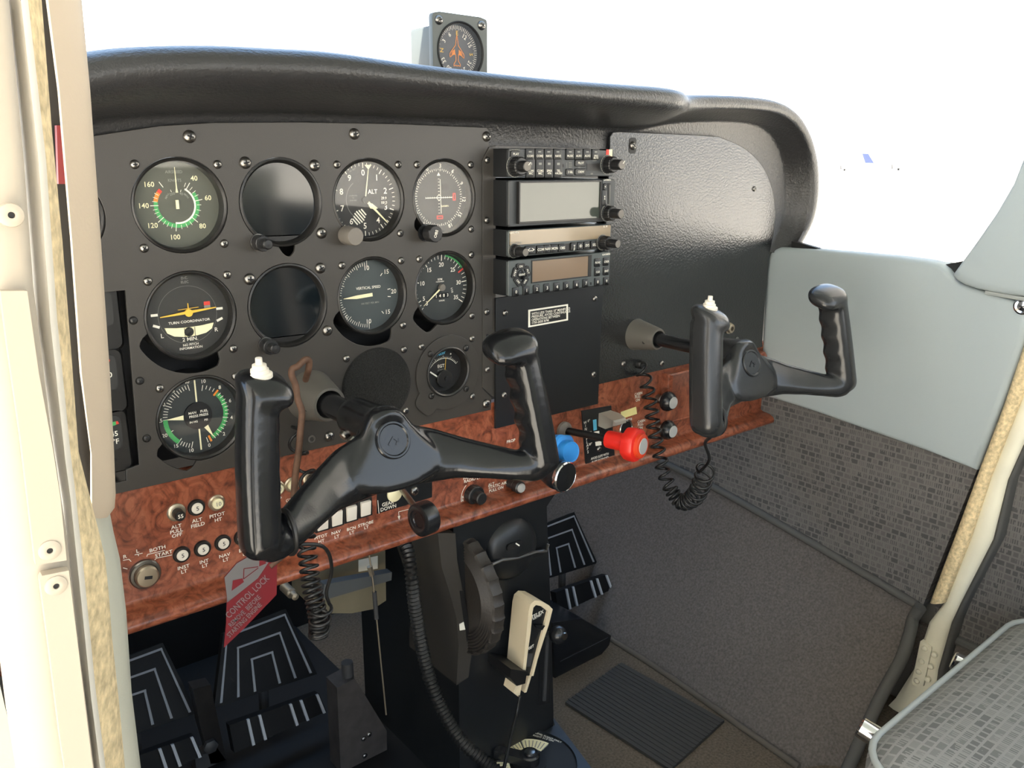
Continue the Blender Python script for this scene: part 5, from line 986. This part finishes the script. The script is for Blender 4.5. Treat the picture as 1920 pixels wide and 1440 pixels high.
# rudder pedals
def pedal(label, dx, dy, dz, proto=None):
    Y1, Y0 = .285, .245
    A, B, Cc, D = P(422, 1191, Y=Y1), P(535, 1148, Y=Y1), P(588, 1262, Y=Y0), P(408, 1322, Y=Y0)
    b = (A + B + Cc + D) / 4; t = thing('rudder_pedal', label, 'pedal', (b.x + dx, b.y + dy, b.z + dz), 'rudder pedals')
    if proto:
        for o in proto: c = o.copy(); C.objects.link(c); c.parent = t
        return t, proto
    n = (Cc - D).cross(A - D).normalized(); n = -n if n.y > 0 else n
    q = lambda s, v, h=0: (D.lerp(Cc, s)).lerp(A.lerp(B, s), v) - b + n * h
    ps = []
    mb = MB(); e = .0; mb.loft([[q(-.03, -.03, h), q(1.03, -.03, h), q(1.03, 1.04, h), q(-.03, 1.04, h)] for h in (-.012, 0)], M['padrubber']); ps.append(mb.build('pad', t, frame='world', smooth=30))
    mb = MB()
    for s0, v1 in ((.03, .97), (.20, .74), (.37, .50)):
        pa = [(s0 + .0, .03), (s0 + .0, v1), (1 - s0, v1), (1 - s0, .03)]
        for (sa, va), (sb, vb) in zip(pa, pa[1:]):
            d = Vector((sb - sa, vb - va)).normalized() * .015; e = Vector((-d.y, d.x * 1.0)); 
            mb.loft([[q(sa - e.x * .8 - d.x, va - e.y - d.y, h), q(sb - e.x * .8 + d.x, vb - e.y + d.y, h), q(sb + e.x * .8 + d.x, vb + e.y + d.y, h), q(sa + e.x * .8 - d.x, va + e.y - d.y, h)] for h in (-.001, .0018)], mat('worn grey rubber ridge', '85878a', .6))
    ps.append(mb.build('pad_ridges', t, frame='world', smooth=30))
    h0, h1, h2, h3 = P(430, 1360, Y=.20), P(598, 1300, Y=.20), P(612, 1334, Y=.19), P(440, 1412, Y=.19)
    mb = MB(); nn = Vector((0, -1, .25)).normalized(); g = lambda s, v, h=0: (h3.lerp(h2, s)).lerp(h0.lerp(h1, s), v) - b + nn * h
    mb.loft([[g(0, 0, h), g(1, 0, h), g(1, 1, h), g(0, 1, h)] for h in (-.014, -.002, 0)], M['padrubber']); ps.append(mb.build('heel_bar', t, frame='world', smooth=30))
    mb = MB()
    for s in (.19, .315, .66, .78, .97): mb = MB(); mb.loft([[g(s - .014, .0, h), g(s + .014, .0, h), g(s + .014, 1.0, h), g(s - .014, 1.0, h)] for h in (-.001, .003)], mat('pale worn rib', 'a9acb0', .35)); ps.append(mb.build('heel_rib', t, frame='world', smooth=30))
    mb = MB(); mb.tube([q(.5, .1, -.012), q(.5, -.4, -.03), (0.0, -.02, -.17)], .007, M['darkgrey'], 10); ps.append(mb.build('pedal_arm', t, frame='world'))
    return t, ps
_, PR = pedal('pilot right rudder pedal, black with three nested grey ridges, below the red tag', 0, 0, 0)
pedal('pilot left rudder pedal, black with nested grey ridges, beside the door trim', -.166, .012, .006, PR)
pedal('copilot rudder pedal with faint ridges, dark, right of the pedestal', .555, -.012, .000, PR)
# bits and pieces behind the wood panel
q = P(672, 1100, Y=.10); t = thing('tan_box', 'dull tan metal box under the wood panel behind the coiled cord', 'metal box', tuple(q))
F0 = lambda x, y, Y=.10: (P(x, y, Y=Y).x - q.x, P(x, y, Y=Y).z - q.z)
mb = MB(); mb.prism([F0(585, 1050), F0(722, 1015), F0(724, 1126), F0(700, 1142), F0(660, 1150), F0(610, 1150), F0(588, 1140)], -.06, 0, M['tan']); mb.build('case', t)
mb = MB(); mb.prism([F0(672, 1050), F0(708, 1042), F0(708, 1066), F0(672, 1072)], 0, .0004, M['white']); mb.build('label_plate', t)
mb = MB(); c = F0(533, 1100); mb.lathe([(.006, 0), (.006, .02), (.004, .022), (.004, .03), (0, .031)], M['brass'], c, 16); mb.build('fitting', t)
q = P(665, 1100, Y=.06); t = thing('linkage_arm', 'dark grey metal bar slanting under the wood panel', 'bar', tuple(q))
mb = MB(); F0 = lambda x, y, Y=.06: (P(x, y, Y=Y).x - q.x, P(x, y, Y=Y).z - q.z); mb.prism([F0(608, 1096), F0(735, 1073), F0(734, 1088), F0(612, 1124), F0(604, 1120)], -.012, 0, mat('mid grey painted bar', '4a4d4e', .45)); mb.build('bar', t)
q = P(722, 1340, Y=.05); t = thing('control_cable', 'thin brass coloured cable rod hanging under the wood panel beside the hose', 'cable', tuple(q))
pts = smooth_path([P(692, 1040, Y=.05), P(699, 1090, Y=.05), P(706, 1160, Y=.05), P(714, 1240, Y=.05), P(724, 1340, Y=.05)], 4); mb = MB(); mb.tube([(p.x - q.x, p.z - q.z, 0) for p in pts], .0011, M['brass'], 8); mb.build('cable', t)
mb = MB(); a, b_ = P(693, 1062, Y=.05), P(697, 1078, Y=.05); mb.cyl((a.x - q.x, a.z - q.z, 0), (b_.x - q.x, b_.z - q.z, 0), .0035, M['brass'], seg=6); mb.build('hex_nut', t); mb = MB(); a, b_ = P(702, 1110, Y=.05), P(706, 1160, Y=.05); mb.cyl((a.x - q.x, a.z - q.z, 0), (b_.x - q.x, b_.z - q.z, 0), .0028, M['darkgrey'], seg=10); mb.build('adjuster', t)
q = P(690, 1430, Y=.12); q.z = 0; t = thing('floor_bracket', 'dark grey angled metal bracket on the floor beside the pilot pedal', 'bracket', tuple(q))
F0 = lambda x, y, Y=.12: (P(x, y, Y=Y).x - q.x, P(x, y, Y=Y).z - q.z)
mb = MB(); mb.prism([F0(632, 1290), F0(665, 1272), F0(725, 1370), F0(726, 1425), F0(722, 1470), F0(640, 1470)], -.03, 0, mat('scuffed dark grey bracket', '3b3735', .6, noise=.3, nscale=60)); mb.build('plate', t)
mb = MB(); a, b_ = P(652, 1243, Y=.13), P(655, 1282, Y=.13); mb.cyl((a.x - q.x, a.z - q.z, -.012), (b_.x - q.x, b_.z - q.z, -.012), .0075, M['darkgrey'], seg=18); mb.build('post', t)
for x, y in ((682, 1385), (692, 1377), (684, 1417), (716, 1417)): u, v = F0(x, y); screw(t, u, v, 0, SCREW)
q = P(395, 1440, Y=.24); t = thing('pedal_post', 'dark steel post standing between the two pilot pedals', 'post', (q.x, q.y, 0))
F0 = lambda x, y, Y=.24: (P(x, y, Y=Y).x - q.x, P(x, y, Y=Y).z)
mb = MB(); mb.prism([F0(362, 1292), F0(395, 1284), F0(415, 1380), F0(425, 1430), F0(395, 1432), F0(375, 1360)], -.02, 0, mat('oily black steel', '23201e', .35, noise=.3, nscale=80)); u, v = F0(393, 1397); mb.lathe([(.010, 0), (.010, .006), (.005, .009), (0, .009)], M['darkgrey'], (u, v), 6); mb.prism([(u - .02, v - .01), (u + .01, v - .01), (u + .02, 0), (u - .02, 0)], -.02, 0, M['darkgrey']); mb.build('post', t)
q = P(1090, 1240, Y=.10); t = thing('heater_duct', 'glossy black moulded duct on the floor right of the pedestal', 'duct', (q.x, q.y, 0))
mb = MB(); pr = [P(1036, 1168, Y=.10), P(1090, 1160, Y=.10), P(1146, 1192, Y=.10), P(1142, 1210, Y=.10), P(1128, 1232, Y=.10), P(1040, 1282, Y=.10)]
mb.prism([(p.x - q.x, max(p.z, .0) if p.z > .004 else 0) for p in pr], -.08, 0, M['plastic']); a, b_ = P(1050, 1240, Y=.10), P(1140, 1195, Y=.10); mb.line((a.x - q.x, a.z), (b_.x - q.x, b_.z), .0015, .0004, M['darkgrey']); mb.build('duct', t, smooth=30)

# ================================================================== THE SETTING
mb = MB(); mb.box((.34, -.35, -.02), (1.5, 1.7, .04), M['floorcarpet']); struct('floor', mb)
mb = MB(); mb.box((.03, .20, .002), (.50, .60, .004), M['dark']); struct('floor_shade', mb)  # black sheet laid over the carpet in place of footwell shade
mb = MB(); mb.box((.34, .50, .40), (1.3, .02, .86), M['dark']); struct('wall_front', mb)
mt = [P(1060, 1318, Z=.003), P(1165, 1244, Z=.003), P(1358, 1352, Z=.003), P(1262, 1440, Z=.003)]; q = sum(mt, Vector()) / 4
t = thing('floor_mat', 'dark ribbed floor mat on the carpet in front of the copilot seat', 'mat', (q.x, q.y, 0))
mb = MB(); A, B, Cc, D = [Vector((p.x - q.x, p.y - q.y, 0)) for p in (mt[0], mt[1], mt[2], mt[3])]; Cc = Cc + (Cc - B) * .0; D = A + (Cc - B)
mb.loft([[tuple(p + Vector((0, 0, z))) for p in (A, B, Cc, D)] for z in (.0005, .005)], M['mat_']); mb.build('mat', t, frame='world', smooth=20)
mb = MB()
for i in range(1, 17):
    f = i / 17; a, b_ = A.lerp(B, f), D.lerp(Cc, f); dd = (B - A) * .012
    mb.loft([[tuple(a - dd + Vector((0, 0, z))), tuple(b_ - dd + Vector((0, 0, z))), tuple(b_ + dd + Vector((0, 0, z))), tuple(a + dd + Vector((0, 0, z)))] for z in (.005, .0062)], M['mat_'])
mb.build('ribs', t, frame='world', smooth=20)
# right side wall: fabric, vinyl pad, carpet kick panel
XR = .886
mb = MB(); qs = [(.40, .44), P(1425, 736, X=XR), P(1640, 806, X=XR), P(1834, 876, X=XR), P(1728, 1142, X=XR), P(1500, 1003, X=XR), P(1350, 918, X=XR), P(1250, 868, X=XR), (.40, .27)]
mb.loft([[(x, p[0] if isinstance(p, tuple) else p.y, p[1] if isinstance(p, tuple) else p.z) for p in qs] for x in (XR + .02, XR)], M['fabric']); struct('wall_right', mb)
vin = [(1437, 500), (1441, 480), (1447, 470), (1462, 464), (1530, 468), (1600, 474), (1680, 481), (1735, 488), (1765, 495), (1778, 505), (1788, 518), (1802, 531), (1830, 541), (1880, 556), (1935, 574), (1925, 640), (1880, 760), (1832, 882), (1740, 846), (1640, 811), (1530, 772), (1424, 739), (1430, 640), (1434, 560)]
def inset(pts, c, k): return [(c[0] + (p[0] - c[0]) * k, c[1] + (p[1] - c[1]) * k) for p in pts]
vw = [(lambda p: (p.y, p.z))(P(*v, X=.880)) for v in vin]; vc = (-.16, .54)
mb = MB(); mb.loft([[(x, p[0], p[1]) for p in inset(vw, vc, k)] for x, k in ((.905, 1.0), (.884, 1.0), (.880, .994), (.8775, .98), (.8768, .95), (.8765, .80), (.8765, .4))], M['vinyl']); struct('trim_1', mb, smooth=60)
# window post pad
pv = [(1990, 110), (1955, 200), (1925, 282), (1900, 345), (1868, 400), (1830, 455), (1803, 492), (1785, 517), (1792, 526), (1806, 534), (1830, 542), (1880, 552), (1935, 558), (2040, 560), (2080, 110)]
vw = [(lambda p: (p.y, p.z))(P(*v, X=.868)) for v in pv]; vc = (-.36, .74)
mb = MB(); mb.loft([[(x, p[0], p[1]) for p in inset(vw, vc, k)] for x, k in ((.895, 1.0), (.873, 1.0), (.869, .99), (.867, .97), (.8665, .9), (.8665, .4))], M['vinyl']); struct('trim_2', mb, smooth=60)
a = P(1918, 574, X=.876); t = thing('panel_screw', 'silver screw in a cup washer at the corner of the grey vinyl side panel', 'screw', tuple(a))
mb = MB(); mb.lathe([(.0105, -.002), (.0105, .0012), (.0085, .0022), (.0060, .0016), (.0056, .0030), (0, .0038)], M['chrome'], seg=28, axis=((0, 0, 0), (-1, 0, 0))); mb.box((-.0038, 0, 0), (.0004, .0065, .0012), M['dark']); mb.build('head', t, frame='world')
a = P(1848, 548, X=.874); b_ = P(1930, 562, X=.874); t = thing('trim_clip', 'short pale clip strip in the dark gap above the grey vinyl panel', 'clip', tuple(a))
mb = MB(); d = b_ - a; mb.tube([(0, 0, 0), tuple(d)], .0028, M['pipinglight'], 8); mb.build('strip', t, frame='world')
# kick panel and pipings
pl_ = [P(1180, 832, X=XR), P(1250, 870, X=XR), P(1350, 920, X=XR), P(1500, 1005, X=XR), P(1722, 1136, X=XR)]
fs = [P(1090, 1165, Z=0), P(1140, 1195, Z=0), P(1250, 1265, Z=0), P(1400, 1370, Z=0), P(1500, 1440, Z=0)]
pe = [pl_[0] + Vector((0, .24, .01))] + pl_; fe = [fs[0] + Vector((.0, .30, 0))] + fs
re = [P(1704, 1180, X=.858), P(1688, 1230, X=.83), P(1645, 1310, X=.785), P(1590, 1430, X=.715), P(1560, 1490, X=.685)]
mb = MB(); rows = []
for p, f in zip(pe, fe):
    rows.append([tuple(p.lerp(f, k / 8) + Vector((.020 * math.sin(k / 8 * math.pi), 0, 0))) for k in range(9)])
rows.append([tuple(p) for p in [pl_[-1] + Vector((-.002, -.010, -.005))] + [re[0].lerp(re[0], 0), re[0].lerp(re[1], .5), re[1], re[1].lerp(re[2], .5), re[2], re[2].lerp(re[3], .5), re[3], re[4]]])
mb.loft(rows, M['carpet'], caps=False, closed=False); struct('trim_3', mb, smooth=60)
mb = MB(); mb.tube(smooth_path([p + Vector((-.003, 0, .002)) for p in pl_], 5), .0062, M['piping'], 10); struct('trim_4', mb, smooth=60)
mb = MB(); mb.tube(smooth_path([p + Vector((-.003, 0, .003)) for p in fs], 4), .0045, mat('brown carpet binding', '524c44', .9)); struct('trim_16', mb, smooth=60)
mb = MB(); mb.tube(smooth_path([P(1726, 1138, X=.876), P(1712, 1160, X=.875)] + [p + Vector((-.004, -.004, 0)) for p in re], 5), .0085, M['piping'], 10); struct('trim_5', mb, smooth=60)
# right door post: foam, white metal, grey seal
def strip3(rows_, X, m, name, dx=.014):
    mb = MB(); rg = []
    for x0, x1, y in rows_:
        a, b_ = P(x0, y, X=X), P(x1, y, X=X); c = a.lerp(b_, .5)
        rg.append([tuple(a + Vector((dx, 0, 0))), tuple(a + Vector((.003, 0, 0))), tuple(a.lerp(b_, .18)), tuple(c + Vector((-.002, 0, 0))), tuple(a.lerp(b_, .82)), tuple(b_ + Vector((.003, 0, 0))), tuple(b_ + Vector((dx, 0, 0)))])
    mb.loft(rg, m); struct(name, mb, smooth=60)
strip3([(1930, 1962, 610), (1921, 1950, 640), (1881, 1908, 760), (1828, 1853, 900), (1787, 1816, 1012), (1742, 1769, 1132)], .872, M['foam'], 'trim_6')
strip3([(1962, 2010, 610), (1950, 1994, 640), (1908, 1950, 760), (1853, 1888, 900), (1816, 1860, 1012), (1769, 1799, 1132), (1741, 1782, 1168), (1712, 1757, 1256), (1678, 1750, 1310), (1610, 1742, 1380), (1540, 1735, 1480)], .880, M['cream_paint'], 'door_1', .03)
strip3([(2010, 2026, 610), (1994, 2008, 640), (1950, 1964, 760), (1888, 1899, 900), (1860, 1874, 1012), (1799, 1811, 1132), (1782, 1796, 1168), (1757, 1770, 1256), (1747, 1760, 1340)], .884, M['piping'], 'trim_7', .02)
mb = MB(); mb.box((.918, -.30, .30), (.012, .50, .72), mat('grey door sill', '55534e', .8)); struct('wall_right_sill', mb)
# hinge strap with rivets on the door post
Lh = P(1728, 1245, X=.876); t = thing('strap_plate', 'small cream riveted strap plate at the foot of the right door post', 'plate', tuple(Lh))
z8_ = lambda a, b: (1400 + a / 2.667, 900 + b / 2.667)
HP = lambda a, b: (lambda p: (p.y - Lh.y, p.z - Lh.z))(P(*z8_(a, b), X=.876))
mb = MB(); po = [HP(878, 800), HP(925, 835), HP(925, 850), HP(885, 1030), HP(870, 1040), HP(830, 1020), HP(828, 1005), HP(870, 805)]
mb.loft([[(x, p[0], p[1]) for p in po] for x in (.004, -.0012)], M['cream_paint']); mb.build('plate', t, frame='world')
for a_, b_ in ((893, 840), (878, 905), (862, 957), (853, 1003), (940, 873), (922, 932), (907, 996)):
    y, z = HP(a_, b_); mb = MB(); mb.lathe([(.0042, .0), (.0038, .0030), (.002, .0042), (0, .0042)], M['cream_paint'], seg=14, axis=((0, y, z), (-1, 0, 0))); mb.build('rivet', t, frame='world')
mb = MB()
for po in ([(1772, 496), (1812, 488), (1845, 530), (1885, 558), (1870, 562), (1800, 545)], [(1484, 452), (1500, 456), (1536, 466), (1484, 472)]):
    pw = [P(x, y, X=.889) for x, y in po]; mb.loft([[(x, p.y, p.z) for p in pw] for x in (.899, .889)], M['dark'])
mb.box((.893, .03, .56), (.05, .012, .34), M['dark'])
struct('gap_shade_and_seal', mb)  # dark wedge stands for gap shade; also windscreen seal and a gap filler
# right door behind the post
mb = MB(); dq = [(-.30, .60), (-1.15, .60), (-1.15, .10), (-.30, .14)]; mb.loft([[(x, y, z) for y, z in dq] for x in (.925, .905)], M['fabric']); struct('door_2', mb)
mb = MB(); dq = [(-.28, .14), (-1.15, .10), (-1.15, -.1), (-.28, -.1)]; mb.loft([[(x, y, z) for y, z in dq] for x in (.925, .903)], M['carpet']); struct('trim_8', mb)
mb = MB(); mb.tube([(.902, -.30, .142), (.902, -.6, .125), (.902, -1.1, .104)], .007, M['piping'], 10); struct('trim_9', mb)
# copilot seat
Ls = (.66, -.64, .0); t = thing('seat_cushion', 'patterned grey seat cushion with pale piping at the lower right corner', 'seat', Ls)
mb = MB()
def srr(x0, x1, y0, y1, r, n=6):
    out = []
    for cx, cy, a in ((x1 - r, y1 - r, 0), (x0 + r, y1 - r, 90), (x0 + r, y0 + r, 180), (x1 - r, y0 + r, 270)):
        for i in range(n + 1): b = R(a + 90 * i / n); out.append((cx + r * math.cos(b), cy + r * math.sin(b)))
    return out
x0, x1, y0, y1 = .437 - Ls[0], .868 - Ls[0], -.98 - Ls[1], -.418 - Ls[1]
rg = []
for z, k in ((.125, .012), (.130, .004), (.140, 0), (.225, 0), (.238, .006), (.246, .018), (.252, .045), (.255, .10)):
    rg.append([(p[0], p[1], z) for p in srr(x0 + k, x1 - k, y0 + k, y1 - k, .055)])
mb.loft(rg, M['seat']); mb.build('cushion', t, frame='world', smooth=60)
mb = MB(); mb.tube([(p[0], p[1], .238) for p in srr(x0 + .003, x1 - .003, y0 + .003, y1 - .003, .055)], .0036, M['pipinglight'], 8, closed=True); mb.build('piping', t, frame='world', smooth=60)
mb = MB(); mb.box(((x0 + x1) / 2, (y0 + y1) / 2 - .02, .11), (x1 - x0 - .06, y1 - y0 - .12, .03), M['darkgrey'], .004)
for sx in (x0 + .06, x1 - .06):
    for sy in (y0 + .1, y1 - .12): mb.box((sx, sy, .05), (.02, .03, .10), M['darkgrey'])
mb.build('seat_frame', t, frame='world')
for (xa, ya), (xb, yb), zz in (((1612, 1362), (1648, 1385), .205), ((1788, 1238), (1826, 1258), .205)):
    a = P(xa, ya, Z=zz); b_ = P(xb, yb, Z=zz - .006); d = (b_ - a).normalized(); mb = MB()
    mb.lathe([(0, -.001), (.0098, -.001), (.0115, .001), (.0115, .030), (.0125, .031), (.0125, .036), (.0105, .037), (.0105, .075)], M['chrome'], seg=28, axis=(tuple(a - Vector(Ls)), tuple(d))); mb.build('chrome_tube', t, frame='world', label='polished chrome tube end')
# left door post: beige vinyl, foam seal, white metal
def post(rows_, m, name, th=.03, bulge=.004, parent=None):
    mb = MB(); rg = []
    for y, xa, Ya, xb, Yb in rows_:
        a, b_ = P(xa, y, Y=Ya), P(xb, y, Y=Yb); c = a.lerp(b_, .5); n = Vector((-.35, -.94, 0)); back = Vector((.3 * th, th, 0))
        rg.append([tuple(a + back), tuple(a + n * -.002), tuple(a.lerp(b_, .12) + n * bulge * .7), tuple(c + n * bulge), tuple(a.lerp(b_, .88) + n * bulge * .7), tuple(b_ + n * -.002), tuple(b_ + Vector((.05 * th, th, 0)))])
    mb.loft(rg, m); return struct(name, mb, smooth=60)
post([(-140, 61, -.34, 128, -.32), (0, 84, -.34, 152, -.32), (170, 106, -.34, 168, -.32), (450, 130, -.34, 188, -.32), (700, 148, -.34, 205, -.32), (850, 168, -.34, 213, -.32), (930, 168, -.34, 216, -.32), (955, 168, -.34, 214, -.32), (966, 172, -.34, 206, -.32)], M['post'], 'trim_10', .05)
post([(948, 178, -.315, 202, -.305), (1000, 172, -.315, 212, -.30), (1050, 180, -.315, 224, -.30), (1150, 190, -.315, 236, -.30), (1300, 205, -.315, 246, -.30), (1440, 215, -.315, 263, -.30), (1600, 225, -.315, 280, -.30)], M['postgrey'], 'trim_11', .05)
post([(-140, -15, -.395, 62, -.375), (0, 30, -.395, 76, -.375), (250, 52, -.395, 96, -.375), (450, 72, -.395, 115, -.375), (650, 88, -.395, 131, -.375), (850, 108, -.395, 146, -.375), (930, 116, -.395, 166, -.375), (1000, 122, -.395, 184, -.375), (1050, 126, -.395, 196, -.375), (1120, 134, -.395, 203, -.375), (1200, 142, -.395, 209, -.375), (1320, 156, -.395, 222, -.375), (1440, 172, -.395, 233, -.375), (1600, 190, -.395, 250, -.375)], M['foam'], 'trim_12', .03, .006)
post([(-140, -40, -.405, 15, -.43), (0, 6, -.405, 50, -.43), (300, 34, -.405, 84, -.43), (600, 58, -.405, 105, -.43), (850, 98, -.405, 130, -.43), (930, 112, -.405, 140, -.43), (1100, 128, -.405, 158, -.43), (1300, 150, -.405, 178, -.43), (1440, 168, -.405, 196, -.43), (1600, 186, -.405, 214, -.43)], M['white_paint'], 'sunlit_strip', .02, .006)  # lighter paint puts sunlight into this strip of the door frame
post([(-140, -190, -.432, -28, -.436), (0, -150, -.432, 14, -.436), (300, -120, -.432, 42, -.436), (540, -90, -.432, 60, -.436), (800, -60, -.432, 92, -.436), (1000, -30, -.432, 122, -.436), (1235, -4, -.432, 148, -.436), (1330, 8, -.432, 160, -.436), (1440, 26, -.432, 174, -.436), (1600, 45, -.432, 190, -.436)], M['frame_paint'], 'door_3', .02, .001)
# two riveted cover sheets on the door frame
Lk = P(60, 1440, Y=-.45)
for nm, lab, poly, rv in (('frame_plate', 'white riveted sheet on the door frame, upper one beside the foam seal', [(0, 545), (12, 640), (38, 820), (66, 1058), (124, 1049), (112, 930), (98, 840), (72, 700), (50, 545)], [(20, 403), (92, 1030)]), ('frame_plate', 'white riveted sheet on the door frame, lower one beside the foam seal', [(78, 1078), (74, 1086), (92, 1220), (112, 1380), (124, 1460), (176, 1460), (160, 1330), (128, 1068)], [(104, 1096)])):
    b0 = P(*poly[-1], Y=-.4405); t = thing(nm, lab, 'metal sheet', tuple(b0)); mb = MB(); F = Face(mb, tuple(b0), -.4405); mb.prism([F.uv(*p) for p in poly], F.w - .003, F.w + .0008, M['frame_paint']); mb.build('sheet', t, smooth=20)
    for x, y in rv:
        u, v = F.uv(x, y); mb = MB(); mb.lathe([(.0037, 0), (.0034, .0012), (.0020, .0018), (.0010, .0016), (.0009, .0005), (0, .0004)], M['frame_paint'], (u, v), 22); mb.lathe([(.0010, .0011), (0, .0011)], M['dark'], (u, v), 10); mb.build('rivet', t)
post([(-140, 50, -.312, 100, -.312), (0, 68, -.312, 120, -.312), (450, 106, -.312, 150, -.312), (850, 136, -.312, 170, -.312), (960, 150, -.312, 190, -.312)], M['dark'], 'post_gap_shade', .02, 0)  # dark strip added to give the gap behind the foam its shade
mb = MB(); F = Face(mb, (0, 0, 0), -.318); mb.prism([F.uv(x, y) for x, y in ((106, 235), (118, 235), (122, 345), (110, 345))], F.w - .004, F.w, M['tagred']); 
o = mb.build('red_strip', None); tag(o, 'red strip glimpsed in the gap between the foam seal and the beige post', 'strip')
# left side wall below the post, roof, rear
mb = MB(); mb.loft([[(x, y, z) for y, z in ((-.30, .40), (.45, .40), (.45, -.05), (-.30, -.05))] for x in (-.215, -.20)], M['carpet']); struct('wall_left', mb)
mb = MB(); mb.loft([[(x, y, z) for y, z in ((-.29, .40), (.02, .80), (.45, .80), (.45, .40))] for x in (-.215, -.20)], M['postgrey']); struct('trim_14', mb)
mb = MB(); mb.box((.35, -.96, 1.20), (1.26, 2.10, .03), M['vinyl']); struct('ceiling', mb)
mb = MB(); mb.box((.35, -2.01, .30), (1.24, .03, .92), M['postgrey']); struct('wall_back', mb)
mb = MB(); mb.box((.915, -1.58, .30), (.02, .86, .72), M['fabric']); struct('wall_right_rear', mb)
mb = MB(); mb.box((-.205, -1.60, .30), (.02, .82, .72), M['fabric']); struct('wall_left_rear', mb)
mb = MB(); mb.box((.35, -1.6, -.02), (1.14, .82, .04), M['carpet']); struct('floor_rear', mb)
mb = MB(); mb.loft([[(x, -1.45, 1.26), (x, .05, 1.26), (x, .10, 1.32), (x, -.2, 1.42), (x, -1.45, 1.29)] for x in (-5.6, -.30)], M['planewhite']); mb.loft([[(x, -1.45, 1.26), (x, .05, 1.26), (x, .10, 1.32), (x, -.2, 1.42), (x, -1.45, 1.29)] for x in (1.0, 6.3)], M['planewhite']); struct('shade_wings', mb)  # unseen high wings, added to keep the sun out of the cabin
# windscreen and side window
mb = MB(); rg = []
for z, y in ((.845, .42), (.98, .32), (1.10, .20), (1.185, .09)): rg.append([(x, y + .12 * (1 - ((x - .345) / .56) ** 2) - .06, z) for x in [-.19 + i * 1.085 / 12 for i in range(13)]])
mb.loft(rg, M['window'], caps=False, closed=False); struct('window_1', mb)
mb = MB(); mb.loft([[(x, y, z) for y, z in ((-.28, .655), (.36, .655), (.36, .86), (.09, 1.185), (-.28, 1.185))] for x in (.900, .903)], M['window']); struct('window_2', mb)
# outside
mb = MB(); mb.box((0, 0, -1.05), (1600, 1600, .1), M['concrete']); struct('ground', mb)
def far_pt(px, y, d): r_ = ray(px, y); return CAM + r_ * (d / math.hypot(r_.x, r_.y))
c = far_pt(1627, 297, 300); s_ = rr * 1.0; s_ = Vector((s_.x, s_.y, 0)).normalized()
t = thing('airliner', 'distant white airliner with a dark blue tail fin seen through the side window', 'aeroplane', (c.x, c.y, -1.0)); hz = c.z + 1.0
mb = MB(); W3 = lambda a, z, o=0: tuple(s_ * a + Vector((-s_.y, s_.x, 0)) * o + Vector((0, 0, z)))
mb.loft([[W3(-2.0, hz + 1.5, o), W3(-.1, hz + 1.5, o), W3(2.2, hz - 1.5, o), W3(-.6, hz - 1.5, o)] for o in (-.15, .15)], M['planeblue']); mb.build('tail_fin', t, frame='world')
mb = MB(); mb.tube([W3(-22, hz - 2.9), W3(-20, hz - 2.9), W3(-2, hz - 2.8), W3(3, hz - 2.2)], [.4, 1.3, 1.3, .4], M['planewhite'], 16); mb.loft([[W3(-12, hz - 3.3, o), W3(-8, hz - 3.3, o), W3(-8.3, hz - 3.1, o), W3(-11, hz - 3.1, o)] for o in (-9, 9)], M['planewhite']); mb.build('fuselage', t, frame='world')
mb = MB()
for a in (-17, -10): mb.cyl(W3(a, 0), W3(a, hz - 3.2), .25, M['darkgrey'], seg=8)
mb.build('landing_gear', t, frame='world')
for x0_, x1_, yy, fx, lab in ((1555, 1612, 318, 1593, 'distant parked light aircraft with a thin dark wing, nearer the glareshield'), (1648, 1722, 317, 1692, 'distant parked light aircraft with a thin dark wing, nearer the window post')):
    a, b_ = far_pt(x0_, yy, 105), far_pt(x1_, yy, 105); c = (a + b_) / 2; c.z = -1.0; t = thing('parked_aircraft', lab, 'aeroplane', tuple(c), 'parked aircraft on the apron'); h = a.z + 1.0; hw = (b_ - a).length / 2; f = (fx - (x0_ + x1_) / 2) / (x1_ - x0_) * 2 * hw
    mb = MB(); mb.loft([[W3(s * k, h - z, o) for s, z, o in ((0, .13 * q, -.3), (0, .13 * q, .3), (0, -.13 * q, .3), (0, -.13 * q, -.3))] for k, q in ((-hw, .3), (-hw * .1, 1), (hw * .3, 1), (hw, .3))], M['dark']); mb.build('wing', t, frame='world')
    mb = MB(); mb.tube([W3(f, h - .25, -1.6), W3(f, h - .25, 0), W3(f, h - .2, 2.6)], [.18, .24, .06], M['planewhite'], 10); mb.loft([[W3(f + k, z, o) for z, o in ((h, 2.2), (h + .5, 2.5), (h + .5, 2.7), (h, 2.7))] for k in (-.03, .03)], M['darkgrey']); mb.build('fuselage', t, frame='world')

# pieces of a part go one level below it
BELOW = {'markings': ('dial',), 'heel_rib': ('heel_bar',), 'pad_ridges': ('pad',), 'rivet': ('plate', 'sheet'), 'trim_indicator_slot': ('trim_cover',), 'handle_screw': ('selector_handle',), 'knob_screw': ('ball_knob',), 'silver_button': ('knob',), 'lock_ring': ('knob',), 'lock_button': ('knob',), 'chrome_rim': ('knob',), 'face': ('knob',), 'silver_tip': ('knob',), 'silver_centre': ('knob',), 'tag_print': ('tag_plate',), 'oval_slot': ('domed_cover',), 'tube_lines': ('ball_tube',), 'ball': ('ball_tube',), 'gear_light': ('name_plate',), 'key_slot': ('cylinder',), 'hex_nut': ('cable',), 'adjuster': ('cable',), 'screen_frame': ('front_plate',), 'display_frame': ('front_plate',), 'key_recess': ('front_plate',), 'label_plate': ('case',)}
for o in list(C.objects):
    k = o.name.split('.')[0]
    if o.parent and k in BELOW:
        for s in o.parent.children:
            if s is not o and s.name.split('.')[0] in BELOW[k] and s.type == 'MESH': o.parent = s; break
